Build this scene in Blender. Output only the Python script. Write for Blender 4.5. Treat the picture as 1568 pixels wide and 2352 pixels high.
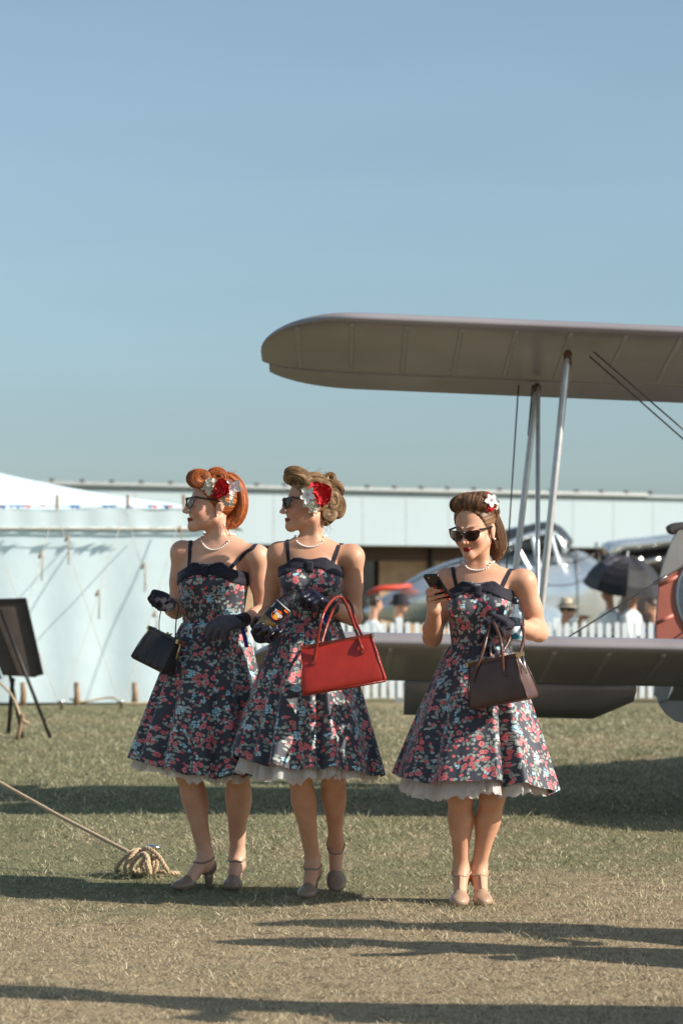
import bpy, math, random
import numpy as np
from mathutils import Vector
R = math.radians
random.seed(7); rng = np.random.default_rng(7)
scn = bpy.context.scene
for o in list(bpy.data.objects): bpy.data.objects.remove(o)

# ------------------------------------------------------------------ camera, sky, sun, exposure
CAM_H, FPX = 1.2, 5553.0
cam_d = bpy.data.cameras.new('camera'); cam = bpy.data.objects.new('camera', cam_d); scn.collection.objects.link(cam)
cam.location = (0, 0, CAM_H); cam.rotation_euler = (R(90), 0, 0)
cam_d.sensor_fit = 'VERTICAL'; cam_d.sensor_height = 36; cam_d.sensor_width = 24; cam_d.lens = 85
cam_d.shift_y = 208/2352.0
cam_d.clip_start = .1; cam_d.clip_end = 3000
cam_d.dof.use_dof = True; cam_d.dof.focus_distance = 9.75; cam_d.dof.aperture_fstop = 3.8
scn.camera = cam
SUN_EL = 29.0; SUN_AZ = math.degrees(math.atan2(.955, -.295))     # azimuth from +Y towards +X
world = bpy.data.worlds.new('World'); scn.world = world; world.use_nodes = True
wn = world.node_tree; wn.nodes.clear()
sky = wn.nodes.new('ShaderNodeTexSky'); sky.sky_type = 'NISHITA'; sky.sun_disc = False
sky.sun_elevation = R(SUN_EL); sky.sun_rotation = R(SUN_AZ); sky.air_density = 1.0; sky.dust_density = 1.55; sky.ozone_density = 1.0
hs = wn.nodes.new('ShaderNodeHueSaturation'); hs.inputs['Saturation'].default_value = .62; hs.inputs['Hue'].default_value = .487
tn = wn.nodes.new('ShaderNodeMix'); tn.data_type = 'RGBA'; tn.blend_type = 'MULTIPLY'; tn.inputs[0].default_value = 1; tn.inputs[7].default_value = (.755, .922, 1.03, 1)
bgn = wn.nodes.new('ShaderNodeBackground'); bgn.inputs['Strength'].default_value = .090
wo = wn.nodes.new('ShaderNodeOutputWorld')
wn.links.new(sky.outputs[0], hs.inputs['Color']); tc_ = wn.nodes.new('ShaderNodeTexCoord'); mp_ = wn.nodes.new('ShaderNodeMapping'); mp_.inputs['Scale'].default_value = (2.2, 2.2, 16); nt_ = wn.nodes.new('ShaderNodeTexNoise'); nt_.inputs['Scale'].default_value = 1.7; nt_.inputs['Detail'].default_value = 4
mr_ = wn.nodes.new('ShaderNodeMapRange'); mr_.inputs[1].default_value = .3; mr_.inputs[2].default_value = .7; mr_.inputs[3].default_value = .975; mr_.inputs[4].default_value = 1.035; vm_ = wn.nodes.new('ShaderNodeVectorMath'); vm_.operation = 'SCALE'
wn.links.new(tc_.outputs['Generated'], mp_.inputs[0]); wn.links.new(mp_.outputs[0], nt_.inputs['Vector']); wn.links.new(nt_.outputs[0], mr_.inputs[0]); wn.links.new(mr_.outputs[0], vm_.inputs['Scale']); wn.links.new(hs.outputs[0], vm_.inputs[0])      # thin high haze
wn.links.new(vm_.outputs[0], tn.inputs[6]); wn.links.new(tn.outputs[2], bgn.inputs['Color']); wn.links.new(bgn.outputs[0], wo.inputs[0])
sd = bpy.data.lights.new('sun', 'SUN'); sd.energy = 4.7; sd.angle = R(.53); sd.color = (1, .93, .82)
sun = bpy.data.objects.new('sun', sd); scn.collection.objects.link(sun)
to_sun = Vector((math.sin(R(SUN_AZ))*math.cos(R(SUN_EL)), math.cos(R(SUN_AZ))*math.cos(R(SUN_EL)), math.sin(R(SUN_EL))))
sun.rotation_euler = to_sun.to_track_quat('Z', 'Y').to_euler(); sun.location = (8, -4, 8)
scn.view_settings.view_transform = 'Standard'; scn.view_settings.look = 'None'
scn.view_settings.exposure = .62; scn.view_settings.gamma = 1.0

# ------------------------------------------------------------------ helpers
def W(x, y, d):
    "a point d metres away, from its place in a 1568 x 2352 copy of the photograph"
    return np.array([(x-784)*d/FPX, d, CAM_H+(1384-y)*d/FPX])
def nz(v): v = np.asarray(v, float); return v/np.linalg.norm(v)

def mesh_obj(name, V, F, mat=None, parent=None, smooth=True, uv=None, kind=None, attrs=None, mats=None, fmat=None):
    V = np.asarray(V, float)
    if parent is not None:
        q = parent
        while q is not None: V = V-np.array(q.location); q = q.parent
    me = bpy.data.meshes.new(name)
    if isinstance(F, np.ndarray):
        n, k = F.shape
        me.vertices.add(len(V)); me.vertices.foreach_set('co', V.astype(np.float32).ravel())
        me.loops.add(n*k); me.loops.foreach_set('vertex_index', F.astype(np.int32).ravel())
        me.polygons.add(n); me.polygons.foreach_set('loop_start', np.arange(0, n*k, k, dtype=np.int32))
        me.update(calc_edges=True); me.validate()
    else:
        me.from_pydata([tuple(v) for v in V], [], [tuple(int(i) for i in f) for f in F]); me.validate(); me.update()
    if smooth: me.polygons.foreach_set('use_smooth', [True]*len(me.polygons))
    if uv is not None:
        li = np.empty(len(me.loops), np.int32); me.loops.foreach_get('vertex_index', li)
        l = me.uv_layers.new(name='UVMap'); l.data.foreach_set('uv', np.asarray(uv, np.float32)[li].ravel())
    for k, a in (attrs or {}).items():
        at = me.attributes.new(k, 'FLOAT', 'POINT'); at.data.foreach_set('value', np.asarray(a, np.float32))
    for m in (mats or ([mat] if mat else [])): me.materials.append(m)
    if fmat is not None: me.polygons.foreach_set('material_index', np.asarray(fmat, np.int32))
    o = bpy.data.objects.new(name, me); scn.collection.objects.link(o)
    if parent is not None: o.parent = parent
    if kind: o['kind'] = kind
    return o

def tag(o, label, cat, group=None):
    o['label'] = label; o['category'] = cat
    if group: o['group'] = group
    return o
def empty(name, loc, label=None, cat=None, group=None):
    o = bpy.data.objects.new(name, None); scn.collection.objects.link(o); o.location = loc; o.empty_display_size = .1
    if label: tag(o, label, cat, group)
    return o
def copy_tree(o, parent=None):
    c = o.copy(); scn.collection.objects.link(c); c.parent = parent
    for ch in list(o.children): copy_tree(ch, c)
    return c

class MB:
    "collects shapes for one mesh"
    def __init__(s): s.V = []; s.F = []; s.U = []; s.n = 0
    def add(s, V, F, U=None):
        V = np.asarray(V, float); s.V.append(V)
        s.F += [tuple(int(i)+s.n for i in f) for f in F]; s.n += len(V)
        s.U.append(np.zeros((len(V), 2)) if U is None else np.asarray(U)); return s
    def box(s, c, u, v, w):
        "box from its centre and three half-axis vectors"
        c, u, v, w = (np.asarray(a, float) for a in (c, u, v, w))
        V = [c+a*u+b*v+e*w for e in (-1, 1) for b in (-1, 1) for a in (-1, 1)]
        return s.add(V, [(0, 2, 3, 1), (4, 5, 7, 6), (0, 1, 5, 4), (2, 6, 7, 3), (0, 4, 6, 2), (1, 3, 7, 5)])
    def rod(s, a, b, r, n=8, r2=None):
        return s.add(*tube([a, b], [r, r if r2 is None else r2], n=n))
    def out(s, name, mat=None, parent=None, smooth=True, **k):
        return mesh_obj(name, np.concatenate(s.V), s.F, mat, parent, smooth, uv=np.concatenate(s.U), **k)

def crom(P, n, closed=False):
    "Catmull-Rom resampling of rows"
    P = np.asarray(P, float)
    if len(P) < 3: return np.array([P[0]+(P[-1]-P[0])*t for t in np.linspace(0, 1, n)])
    Q = np.vstack([2*P[0]-P[1], P, 2*P[-1]-P[-2]])
    out = []
    for t in np.linspace(0, len(P)-1-1e-9, n):
        i = int(t); f = t-i; a, b, c, d = Q[i], Q[i+1], Q[i+2], Q[i+3]
        out.append(.5*((2*b)+(-a+c)*f+(2*a-5*b+4*c-d)*f*f+(-a+3*b-3*c+d)*f**3))
    return np.array(out)

def tube(P, rad, n=10, ref=None, cap=True, ridge=0, nr=24, around=False, seed=0):
    "rings along a path; rad: radius or (ra, rb) per point"
    P = np.asarray(P, float); rad = [(r, r) if np.isscalar(r) else r for r in rad]
    V = []; U = []; F = []
    T = np.gradient(P, axis=0) if len(P) > 2 else np.array([P[1]-P[0]]*2)
    T = T/np.maximum(np.linalg.norm(T, axis=1)[:, None], 1e-9)
    A = np.asarray(ref, float) if ref is not None else (np.array([0, 0, 1.]) if abs(T[0][2]) < .8 else np.array([1., 0, 0]))
    L = 0; ph = 2*np.pi*np.arange(n)/n
    rg = np.random.default_rng(seed); am = rg.normal(0, 1, 6); fr = np.array([nr, nr*1.37//1, nr*.61//1, nr*.43//1, nr*1.9//1, nr*.25//1]); fp = rg.uniform(0, 6.28, 6)
    for i in range(len(P)):
        if i: L += np.linalg.norm(P[i]-P[i-1])
        A0 = np.asarray(ref, float) if ref is not None else A
        A = A0-T[i]*A0.dot(T[i]); A = A/max(np.linalg.norm(A), 1e-9); B = np.cross(T[i], A)
        k = 1+(ridge*sum(am[j]*np.cos(fr[j]*ph+fp[j]+L*6) for j in range(6)) if ridge else 0)
        ra, rb = rad[i]
        V.append(P[i]+np.outer(np.cos(ph)*k*ra, A)+np.outer(np.sin(ph)*k*rb, B))
        a = ph*.5*(ra+rb); U.append(np.stack([np.full(n, L), a], 1) if around else np.stack([ph*.04, np.full(n, L)], 1))
    m = len(P)
    for i in range(m-1):
        for j in range(n):
            k = (j+1) % n; F.append((i*n+j, i*n+k, (i+1)*n+k, (i+1)*n+j))
    if cap: F.append(tuple(range(n))[::-1]); F.append(tuple((m-1)*n+j for j in range(n)))
    return np.concatenate(V), F, np.concatenate(U)

def revolve(prof, o, axis, n=24, ref=None, sq=(1, 1), ridge=0, nr=20, seed=0):
    "profile of (along, radius) turned round an axis"
    T = nz(axis); A = np.asarray(ref if ref is not None else ((0, 0, 1.) if abs(T[2]) < .8 else (1., 0, 0)), float)
    A = nz(A-T*A.dot(T)); B = np.cross(T, A); ph = 2*np.pi*np.arange(n)/n
    V = []; U = []; F = []; L = 0
    for i, (h, r) in enumerate(prof):
        if i: L += math.hypot(h-prof[i-1][0], (r-prof[i-1][1])*(sq[0]+sq[1])*.5)
        rr = r*(1+ridge*(math.sin(nr*L*620+seed)+.6*math.sin(nr*L*1130+2*seed))) if ridge else r
        V.append(np.asarray(o)+T*h+np.outer(np.cos(ph)*rr*sq[0], A)+np.outer(np.sin(ph)*rr*sq[1], B))
        U.append(np.stack([np.full(n, L), ph*.04], 1))
    for i in range(len(prof)-1):
        for j in range(n):
            k = (j+1) % n; F.append((i*n+j, i*n+k, (i+1)*n+k, (i+1)*n+j))
    F.append(tuple(range(n))[::-1]); F.append(tuple((len(prof)-1)*n+j for j in range(n)))
    return np.concatenate(V), F, np.concatenate(U)

# ------------------------------------------------------------------ implicit surfaces (bodies, gloves, shoes)
class Field:
    def __init__(s, lo, hi, h):
        s.h = h; s.lo = np.asarray(lo, float); n = np.ceil((np.asarray(hi)-s.lo)/h).astype(int)+1; s.n = n
        s.ax = [s.lo[i]+h*np.arange(n[i]) for i in range(3)]; s.D = np.full(n, .2, np.float32)
    def sub(s, lo, hi):
        sl = []
        for i in range(3):
            a = max(0, int((lo[i]-s.lo[i])/s.h)-1); b = min(s.n[i], int((hi[i]-s.lo[i])/s.h)+2); sl.append(slice(a, max(a, b)))
        return tuple(sl)
    def pts(s, sl):
        return s.ax[0][sl[0]][:, None, None], s.ax[1][sl[1]][None, :, None], s.ax[2][sl[2]][None, None, :]
    def add(s, prim, k=.01, cut=False):
        fn, lo, hi = prim; m = max(k, 4*s.h)+.014
        sl = s.sub(lo-m, hi+m)
        if any(q.stop <= q.start for q in sl): return s
        d = fn(*s.pts(sl)); a = s.D[sl]
        if cut: a = -a
        hh = np.maximum(k-np.abs(a-d), 0)/k if k > 0 else 0
        r = np.minimum(a, d)-hh*hh*k*.25
        s.D[sl] = -r if cut else r
        return s
    def clip(s, fn):
        "keep where fn <= 0"
        X, Y, Z = s.pts((slice(None),)*3); s.D = np.maximum(s.D, fn(X, Y, Z)).astype(np.float32); return s
    def surf(s, iso=0.0, smooth=1):
        D = s.D-iso; n = np.array(D.shape); cn = n-1
        acc = np.zeros((int(np.prod(cn)), 3)); cnt = np.zeros(int(np.prod(cn)), np.int32)
        quads = []
        def cid(i, j, k): return (i*cn[1]+j)*cn[2]+k
        for ax in range(3):
            a = D[tuple(slice(0, -1) if q == ax else slice(None) for q in range(3))]; b = D[tuple(slice(1, None) if q == ax else slice(None) for q in range(3))]
            I = np.argwhere((a < 0) != (b < 0))
            if len(I) == 0: continue
            o1, o2 = [q for q in range(3) if q != ax]
            ok = (I[:, o1] > 0) & (I[:, o1] < n[o1]-1) & (I[:, o2] > 0) & (I[:, o2] < n[o2]-1); I = I[ok]
            va = a[tuple(I.T)]; vb = b[tuple(I.T)]; t = va/(va-vb)
            p = I.astype(float); p[:, ax] += t
            c4 = []
            for d1, d2 in ((-1, -1), (0, -1), (0, 0), (-1, 0)):
                J = I.copy(); J[:, o1] += d1; J[:, o2] += d2; c = cid(*J.T); c4.append(c)
                np.add.at(acc, c, p); np.add.at(cnt, c, 1)
            q = np.stack(c4, 1); fl = (va < 0)
            if ax == 1: fl = ~fl
            q[~fl] = q[~fl][:, ::-1]; quads.append(q)
        Q = np.concatenate(quads); used = np.unique(Q); mp = np.full(len(cnt), -1, np.int64); mp[used] = np.arange(len(used))
        V = acc[used]/cnt[used][:, None]; Q = mp[Q]
        E = np.concatenate([Q[:, [0, 1]], Q[:, [1, 2]], Q[:, [2, 3]], Q[:, [3, 0]]])
        for _ in range(smooth):
            S = np.zeros_like(V); c = np.zeros(len(V))
            np.add.at(S, E[:, 0], V[E[:, 1]]); np.add.at(c, E[:, 0], 1); np.add.at(S, E[:, 1], V[E[:, 0]]); np.add.at(c, E[:, 1], 1)
            V = .5*V+.5*S/c[:, None]
        return s.lo+V*s.h, Q

def rc(a, b, ra, rb):
    a, b = np.asarray(a, float), np.asarray(b, float); ba = b-a; L = max(ba.dot(ba), 1e-9); m = max(ra, rb)
    def fn(X, Y, Z):
        px, py, pz = X-a[0], Y-a[1], Z-a[2]; t = np.clip((px*ba[0]+py*ba[1]+pz*ba[2])/L, 0, 1)
        return np.sqrt((px-t*ba[0])**2+(py-t*ba[1])**2+(pz-t*ba[2])**2)-(ra+(rb-ra)*t)
    return fn, np.minimum(a, b)-m, np.maximum(a, b)+m
def ell(c, r, M=None):
    c, r = np.asarray(c, float), np.asarray(r, float); M = np.eye(3) if M is None else np.asarray(M, float)   # rows of M: local axes
    def fn(X, Y, Z):
        px, py, pz = X-c[0], Y-c[1], Z-c[2]; q = [M[i][0]*px+M[i][1]*py+M[i][2]*pz for i in range(3)]
        k0 = np.sqrt(sum((q[i]/r[i])**2 for i in range(3))); k1 = np.sqrt(sum((q[i]/r[i]**2)**2 for i in range(3)))
        return k0*(k0-1)/np.maximum(k1, 1e-6)
    m = r.max(); return fn, c-m, c+m
def column(rows, yaw):
    "stack of ellipses; rows: z, cx, cy, rx, ry"
    rows = np.asarray(sorted([tuple(r) for r in rows])); zz = rows[:, 0]; zf = np.linspace(zz[0], zz[-1], 200)
    tt = np.interp(zf, zz, np.arange(len(zz))); sm = crom(rows, 400); so = sm[np.argsort(sm[:, 0])]
    tab = [np.interp(zf, so[:, 0], so[:, i]) for i in range(1, 5)]; c, sn = math.cos(yaw), math.sin(yaw)
    def fn(X, Y, Z):
        cx, cy, rx, ry = (np.interp(Z.ravel(), zf, t).reshape(Z.shape) for t in tab)
        px, py = X-cx, Y-cy; qx, qy = c*px+sn*py, -sn*px+c*py
        k0 = np.sqrt((qx/rx)**2+(qy/ry)**2); k1 = np.sqrt((qx/rx**2)**2+(qy/ry**2)**2)
        return np.maximum(k0*(k0-1)/np.maximum(k1, 1e-6), np.maximum(Z-zz[-1], zz[0]-Z))
    m = max(rows[:, 3].max(), rows[:, 4].max())
    lo = np.array([rows[:, 1].min()-m, rows[:, 2].min()-m, zz[0]]); hi = np.array([rows[:, 1].max()+m, rows[:, 2].max()+m, zz[-1]])
    return fn, lo, hi
def bounds(prims, m=.03):
    return np.min([p[1] for p in prims], 0)-m, np.max([p[2] for p in prims], 0)+m
# ------------------------------------------------------------------ materials (all node based)
class NB:
    def __init__(s, name):
        s.m = bpy.data.materials.new(name); s.m.use_nodes = True; s.t = s.m.node_tree; s.t.nodes.clear()
        s.o = s.t.nodes.new('ShaderNodeOutputMaterial'); s.p = s.t.nodes.new('ShaderNodeBsdfPrincipled'); s.t.links.new(s.p.outputs[0], s.o.inputs[0])
    def N(s, ty, **k):
        n = s.t.nodes.new('ShaderNode'+ty)
        for a, b in k.items(): setattr(n, a, b)
        return n
    def L(s, v, sock):
        if isinstance(v, bpy.types.NodeSocket): s.t.links.new(v, sock)
        elif isinstance(v, (tuple, list)) and sock.type == 'RGBA' and len(v) == 3: sock.default_value = (*v, 1)
        else: sock.default_value = v
    def set(s, **k):
        for a, b in k.items(): s.L(b, s.p.inputs[a.replace('_', ' ')])
        return s
    def f(s, op, a, b=0.0, c=0.0, clamp=False):
        n = s.N('Math', operation=op, use_clamp=clamp); s.L(a, n.inputs[0]); s.L(b, n.inputs[1]); s.L(c, n.inputs[2]); return n.outputs[0]
    def v(s, op, a, b=(0, 0, 0), sc=None):
        n = s.N('VectorMath', operation=op); s.L(a, n.inputs[0]); s.L(b, n.inputs[1])
        if sc is not None: s.L(sc, n.inputs['Scale'])
        return n.outputs['Value'] if op in ('LENGTH', 'DISTANCE', 'DOT_PRODUCT') else n.outputs[0]
    def mix(s, f, a, b):
        n = s.N('Mix', data_type='RGBA'); s.L(f, n.inputs[0]); s.L(a, n.inputs[6]); s.L(b, n.inputs[7]); return n.outputs[2]
    def step(s, x, a, b):
        "0 at a, 1 at b, smooth"
        n = s.N('MapRange', interpolation_type='SMOOTHSTEP'); s.L(x, n.inputs[0]); n.inputs[1].default_value = a; n.inputs[2].default_value = b; return n.outputs[0]
    def co(s, kind='Object'): return s.N('TexCoord').outputs[kind]
    def noise(s, sc, co=None, det=4, rough=.55, dim='3D'):
        n = s.N('TexNoise', noise_dimensions=dim); s.L(co if co is not None else s.co(), n.inputs['Vector']); n.inputs['Scale'].default_value = sc
        n.inputs['Detail'].default_value = det; n.inputs['Roughness'].default_value = rough; return n.outputs[0]
    def sepv(s, v): return s.N_out('SeparateXYZ', v)
    def N_out(s, ty, v): n = s.N(ty); s.L(v, n.inputs[0]); return n.outputs
    def cmb(s, x, y, z=0.0): n = s.N('CombineXYZ'); s.L(x, n.inputs[0]); s.L(y, n.inputs[1]); s.L(z, n.inputs[2]); return n.outputs[0]
    def bump(s, h, st=.3, dist=.01):
        n = s.N('Bump'); n.inputs['Strength'].default_value = st; n.inputs['Distance'].default_value = dist; s.L(h, n.inputs['Height']); s.L(n.outputs[0], s.p.inputs['Normal']); return s

def simple(name, a, b=None, sc=20, rough=.6, bst=0, bsc=120, metal=0, spec=.5, bd=.004, **k):
    n = NB(name); b = b or tuple(c*.8 for c in a)
    n.set(Base_Color=n.mix(n.step(n.noise(sc), .35, .65), a, b), Metallic=metal, Specular_IOR_Level=spec)
    n.set(Roughness=n.f('MULTIPLY_ADD', n.noise(sc*2.3), .15, rough-.07))
    if bst: n.bump(n.noise(bsc), bst, bd)
    n.set(**k); return n.m

M = {}
def skin_mat(name, base, deep):
    n = NB(name)
    lip = n.N('Attribute', attribute_name='lip').outputs['Fac']; nail = n.N('Attribute', attribute_name='nail').outputs['Fac']; bl = n.N('Attribute', attribute_name='blush').outputs['Fac']
    c = n.mix(n.step(n.noise(9, det=5), .3, .7), base, deep)
    c = n.mix(n.f('MULTIPLY', n.step(n.noise(260, det=2), .55, .8), .25), c, tuple(x*.7 for x in deep))
    c = n.mix(n.f('MULTIPLY', n.step(n.noise(38, det=4), .5, .75), .28), c, (deep[0]*1.02, deep[1]*.78, deep[2]*.72)); c = n.mix(n.f('MULTIPLY', bl, .5), c, (.55, .2, .15))
    c = n.mix(n.f('MULTIPLY', n.N('Attribute', attribute_name='brow').outputs['Fac'], .75), c, (.07, .035, .02)); c = n.mix(lip, c, (.25, .012, .025)); c = n.mix(nail, c, (.5, .008, .015))
    n.set(Base_Color=c, Roughness=n.f('SUBTRACT', .5, n.f('MULTIPLY', n.f('MAXIMUM', lip, nail), .25)), Specular_IOR_Level=.4, Subsurface_Weight=.12, Subsurface_Radius=(.012, .004, .002), Subsurface_Scale=.6)
    n.bump(n.noise(500, det=2), .08, .001); return n.m
M['skin1'] = skin_mat('skin_fair', (.67, .385, .265), (.59, .305, .20))
M['skin2'] = skin_mat('skin_tan', (.62, .335, .215), (.53, .26, .158))
M['skin3'] = skin_mat('skin_warm', (.65, .36, .235), (.56, .28, .17))
M['skinbg'] = skin_mat('skin_far', (.5, .27, .18), (.42, .22, .14))

def hair_mat(name, lo, hi):
    n = NB(name); uv = n.co('UV'); x = n.sepv(uv)
    st = n.noise(1, n.cmb(n.f('MULTIPLY', x[0], 210), n.f('MULTIPLY', x[1], 7)), det=5, dim='2D', rough=.7)
    big = n.noise(1, n.cmb(n.f('MULTIPLY', x[0], 55), n.f('MULTIPLY', x[1], 4)), det=2, dim='2D')
    c = n.mix(n.step(st, .32, .68), lo, hi); c = n.mix(n.f('MULTIPLY', n.step(big, .48, .66), .8), c, tuple(v*.4 for v in lo))
    n.set(Base_Color=c, Roughness=.46, Specular_IOR_Level=.42, Sheen_Weight=.15, Sheen_Tint=hi)
    n.bump(n.f('ADD', st, n.f('MULTIPLY', big, .6)), .5, .002); return n.m
M['hair1'] = hair_mat('hair_copper', (.20, .042, .012), (.60, .17, .04))
M['hair2'] = hair_mat('hair_brown', (.11, .058, .027), (.44, .26, .12))
M['hair3'] = hair_mat('hair_chestnut', (.075, .033, .018), (.30, .15, .07))
M['hairbg'] = hair_mat('hair_dark', (.03, .02, .015), (.09, .06, .04))

def floral():
    n = NB('floral_cotton'); uv = n.v('SCALE', n.co('UV'), sc=1.2)
    def vor(sc, off, rnd=.85):
        t = n.N('TexVoronoi', voronoi_dimensions='2D', feature='F1'); p = n.v('ADD', n.v('SCALE', uv, sc=sc), off)
        n.L(p, t.inputs['Vector']); t.inputs['Scale'].default_value = 1; t.inputs['Randomness'].default_value = rnd
        d = n.v('SUBTRACT', p, t.outputs['Position']); s = n.sepv(d); rr = n.N_out('SeparateColor', t.outputs['Color'])
        base = n.v('SCALE', n.v('SUBTRACT', t.outputs['Position'], off), sc=1.0/sc)      # cell point in metres
        r = n.f('DIVIDE', n.v('LENGTH', d), sc); th = n.f('ARCTAN2', s[1], s[0])
        return dict(r=r, th=th, a=rr[0], b=rr[1], c=rr[2], pos=base)
    def petal(V, k, amp): return n.f('MULTIPLY', V['r'], n.f('MULTIPLY_ADD', n.f('COSINE', n.f('MULTIPLY_ADD', V['th'], k, n.f('MULTIPLY', V['a'], 6.28))), amp, 1.0))
    AND = lambda *a: a[0] if len(a) == 1 else n.f('MULTIPLY', a[0], AND(*a[1:]))
    lt = lambda x, e: n.f('LESS_THAN', x, e); gt = lambda x, e: n.f('GREATER_THAN', x, e)
    big = vor(1/.098, (3.3, 1.7, 0), .75)
    isrose = lt(big['c'], .58); isblue = AND(gt(big['c'], .58), lt(big['c'], .86)); issprig = gt(big['c'], .86)
    fab = n.mix(n.step(n.noise(1400, uv, det=1, dim='2D'), .3, .7), (.032, .032, .045), (.042, .042, .057))
    # leaves
    def leaves(sc, off, ln, wd, lo, hi, extra):
        v = vor(sc, off, .9); dist = n.v('DISTANCE', v['pos'], big['pos'])
        al = n.f('ADD', v['th'], n.f('MULTIPLY', v['a'], 6.28)); x = n.f('MULTIPLY', v['r'], n.f('COSINE', al)); y = n.f('ABSOLUTE', n.f('MULTIPLY', v['r'], n.f('SINE', al)))
        sh = n.f('ADD', n.f('POWER', n.f('DIVIDE', n.f('ABSOLUTE', x), ln), 2.0), n.f('DIVIDE', y, wd))
        m = AND(lt(sh, 1.0), gt(dist, lo), lt(dist, hi), gt(v['b'], extra))
        vein = n.step(y, .0004, .0012); c = n.mix(vein, (.06, .075, .065), n.mix(v['c'], (.20, .23, .20), (.50, .53, .47)))
        return m, c
    col = fab
    for a in ((1/.019, (0, 0, 0), .0125, .0058, .020, .056, .50), (1/.022, (7.1, 3.2, 0), .0135, .0060, .022, .052, .60), (1/.017, (1.1, 9.2, 0), .010, .0045, .0, .075, .90)):
        m, c = leaves(*a); col = n.mix(m, col, c)
    # small buds
    v = vor(1/.036, (4.4, 8.8, 0), .95); rr = petal(v, 5, .14); m = AND(lt(rr, n.f('MULTIPLY_ADD', v['b'], .004, .0045)), lt(v['c'], .62))
    c = n.mix(n.step(v['r'], .0015, .005), (.45, .12, .12), n.mix(v['a'], (.62, .016, .035), (.80, .16, .18))); col = n.mix(m, col, c)
    # blue clusters
    v = vor(1/.0112, (2.2, 5.5, 0), .6); ds = n.v('DISTANCE', v['pos'], big['pos']); rr = petal(v, 4, .2)
    small = vor(1/.071, (6.6, 2.4, 0), .95); ds2 = n.v('DISTANCE', v['pos'], small['pos'])
    zone = n.f('MAXIMUM', AND(isblue, lt(ds, .0215)), AND(lt(small['c'], .30), lt(ds2, .0115)))
    m = AND(zone, lt(rr, .0052)); c = n.mix(n.step(v['r'], .0008, .0022), (.06, .15, .2), n.mix(v['a'], (.22, .50, .62), (.58, .80, .86))); col = n.mix(m, col, c)
    # roses
    v = vor(1/.0310, (9.1, 4.6, 0), .55); ds = n.v('DISTANCE', v['pos'], big['pos']); rr = petal(v, 5, .10); rad = n.f('MULTIPLY_ADD', v['b'], .0042, .0108)
    single = vor(1/.082, (1.6, 6.4, 0), .95); zone = n.f('MAXIMUM', AND(isrose, lt(ds, .0315)), lt(n.v('DISTANCE', v['pos'], n.v('ADD', single['pos'], (.0, 0, 0))), .0085))
    m = AND(zone, lt(rr, rad)); q = n.f('DIVIDE', rr, rad)
    spi = n.f('SINE', n.f('ADD', n.f('MULTIPLY', q, 15.0), n.f('MULTIPLY', v['th'], 2.0))); outer = n.mix(v['a'], (.62, .022, .038), (.82, .26, .28))
    inner = n.mix(v['c'], (.26, .004, .012), (.60, .014, .028)); c = n.mix(n.step(q, .35, .8), inner, outer)
    c = n.mix(n.f('MULTIPLY', n.step(spi, .1, .95), .55), c, (.90, .52, .50)); c = n.mix(n.f('MULTIPLY', n.step(spi, -.3, -.95), .55), c, (.16, .003, .012)); c = n.mix(n.step(q, .88, .97), c, (.12, .006, .015)); col = n.mix(m, col, c)
    n.set(Base_Color=col, Roughness=.62, Specular_IOR_Level=.45, Sheen_Weight=.3, Sheen_Roughness=.5, Sheen_Tint=(.75, .77, .85))
    n.bump(n.noise(900, uv, det=2, dim='2D'), .15, .001); return n.m
M['floral'] = floral()
def cloth(name, c, rough=.75, sheen=.25, st=(.7, .7, .85)):
    n = NB(name); n.set(Base_Color=n.mix(n.step(n.noise(40), .3, .7), c, tuple(v*.75 for v in c)), Roughness=rough, Sheen_Weight=sheen, Sheen_Roughness=.4, Sheen_Tint=st, Specular_IOR_Level=.3)
    n.bump(n.f('ADD', n.noise(34, det=3), n.f('MULTIPLY', n.noise(700, det=1), .12)), .5, .009); return n.m
M['navy'] = cloth('navy_cotton', (.016, .014, .024))
M['glove_dark'] = cloth('dark_jersey_glove', (.014, .012, .018)); M['glove_grey'] = cloth('grey_suede_glove', (.085, .072, .088), sheen=.4)
n = NB('navy_leather_glove'); n.set(Base_Color=(.012, .012, .026), Roughness=.33, Specular_IOR_Level=.6); n.bump(n.noise(55, det=3), .5, .006); M['glove_leather'] = n.m
n = NB('petticoat_organza'); tr = n.N('BsdfTranslucent'); tr.inputs[0].default_value = (.82, .78, .75, 1); tp = n.N('BsdfTransparent'); mx = n.N('MixShader'); mx.inputs[0].default_value = .35
mx2 = n.N('MixShader'); mx2.inputs[0].default_value = .25; n.set(Base_Color=(.74, .70, .68), Roughness=.55, Sheen_Weight=.3); n.bump(n.noise(60), .3, .004)
n.t.links.new(n.p.outputs[0], mx.inputs[1]); n.t.links.new(tr.outputs[0], mx.inputs[2]); n.t.links.new(mx.outputs[0], mx2.inputs[1]); n.t.links.new(tp.outputs[0], mx2.inputs[2]); n.t.links.new(mx2.outputs[0], n.o.inputs[0]); M['organza'] = n.m
def leather(name, a, b, rough=.38, bs=.35, bsc=260):
    n = NB(name); n.set(Base_Color=n.mix(n.step(n.noise(14, det=5), .3, .7), a, b), Roughness=n.f('MULTIPLY_ADD', n.noise(30), .2, rough-.1), Specular_IOR_Level=.5)
    v = n.N('TexVoronoi'); n.L(n.co(), v.inputs['Vector']); v.inputs['Scale'].default_value = bsc; n.bump(n.f('ADD', v.outputs[0], n.f('MULTIPLY', n.noise(12), 2.0)), bs, .0015); return n.m
M['bag_red'] = leather('red_leather', (.40, .024, .012), (.33, .018, .010)); M['bag_brown'] = leather('brown_leather', (.098, .050, .038), (.072, .034, .027), .34)
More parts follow.
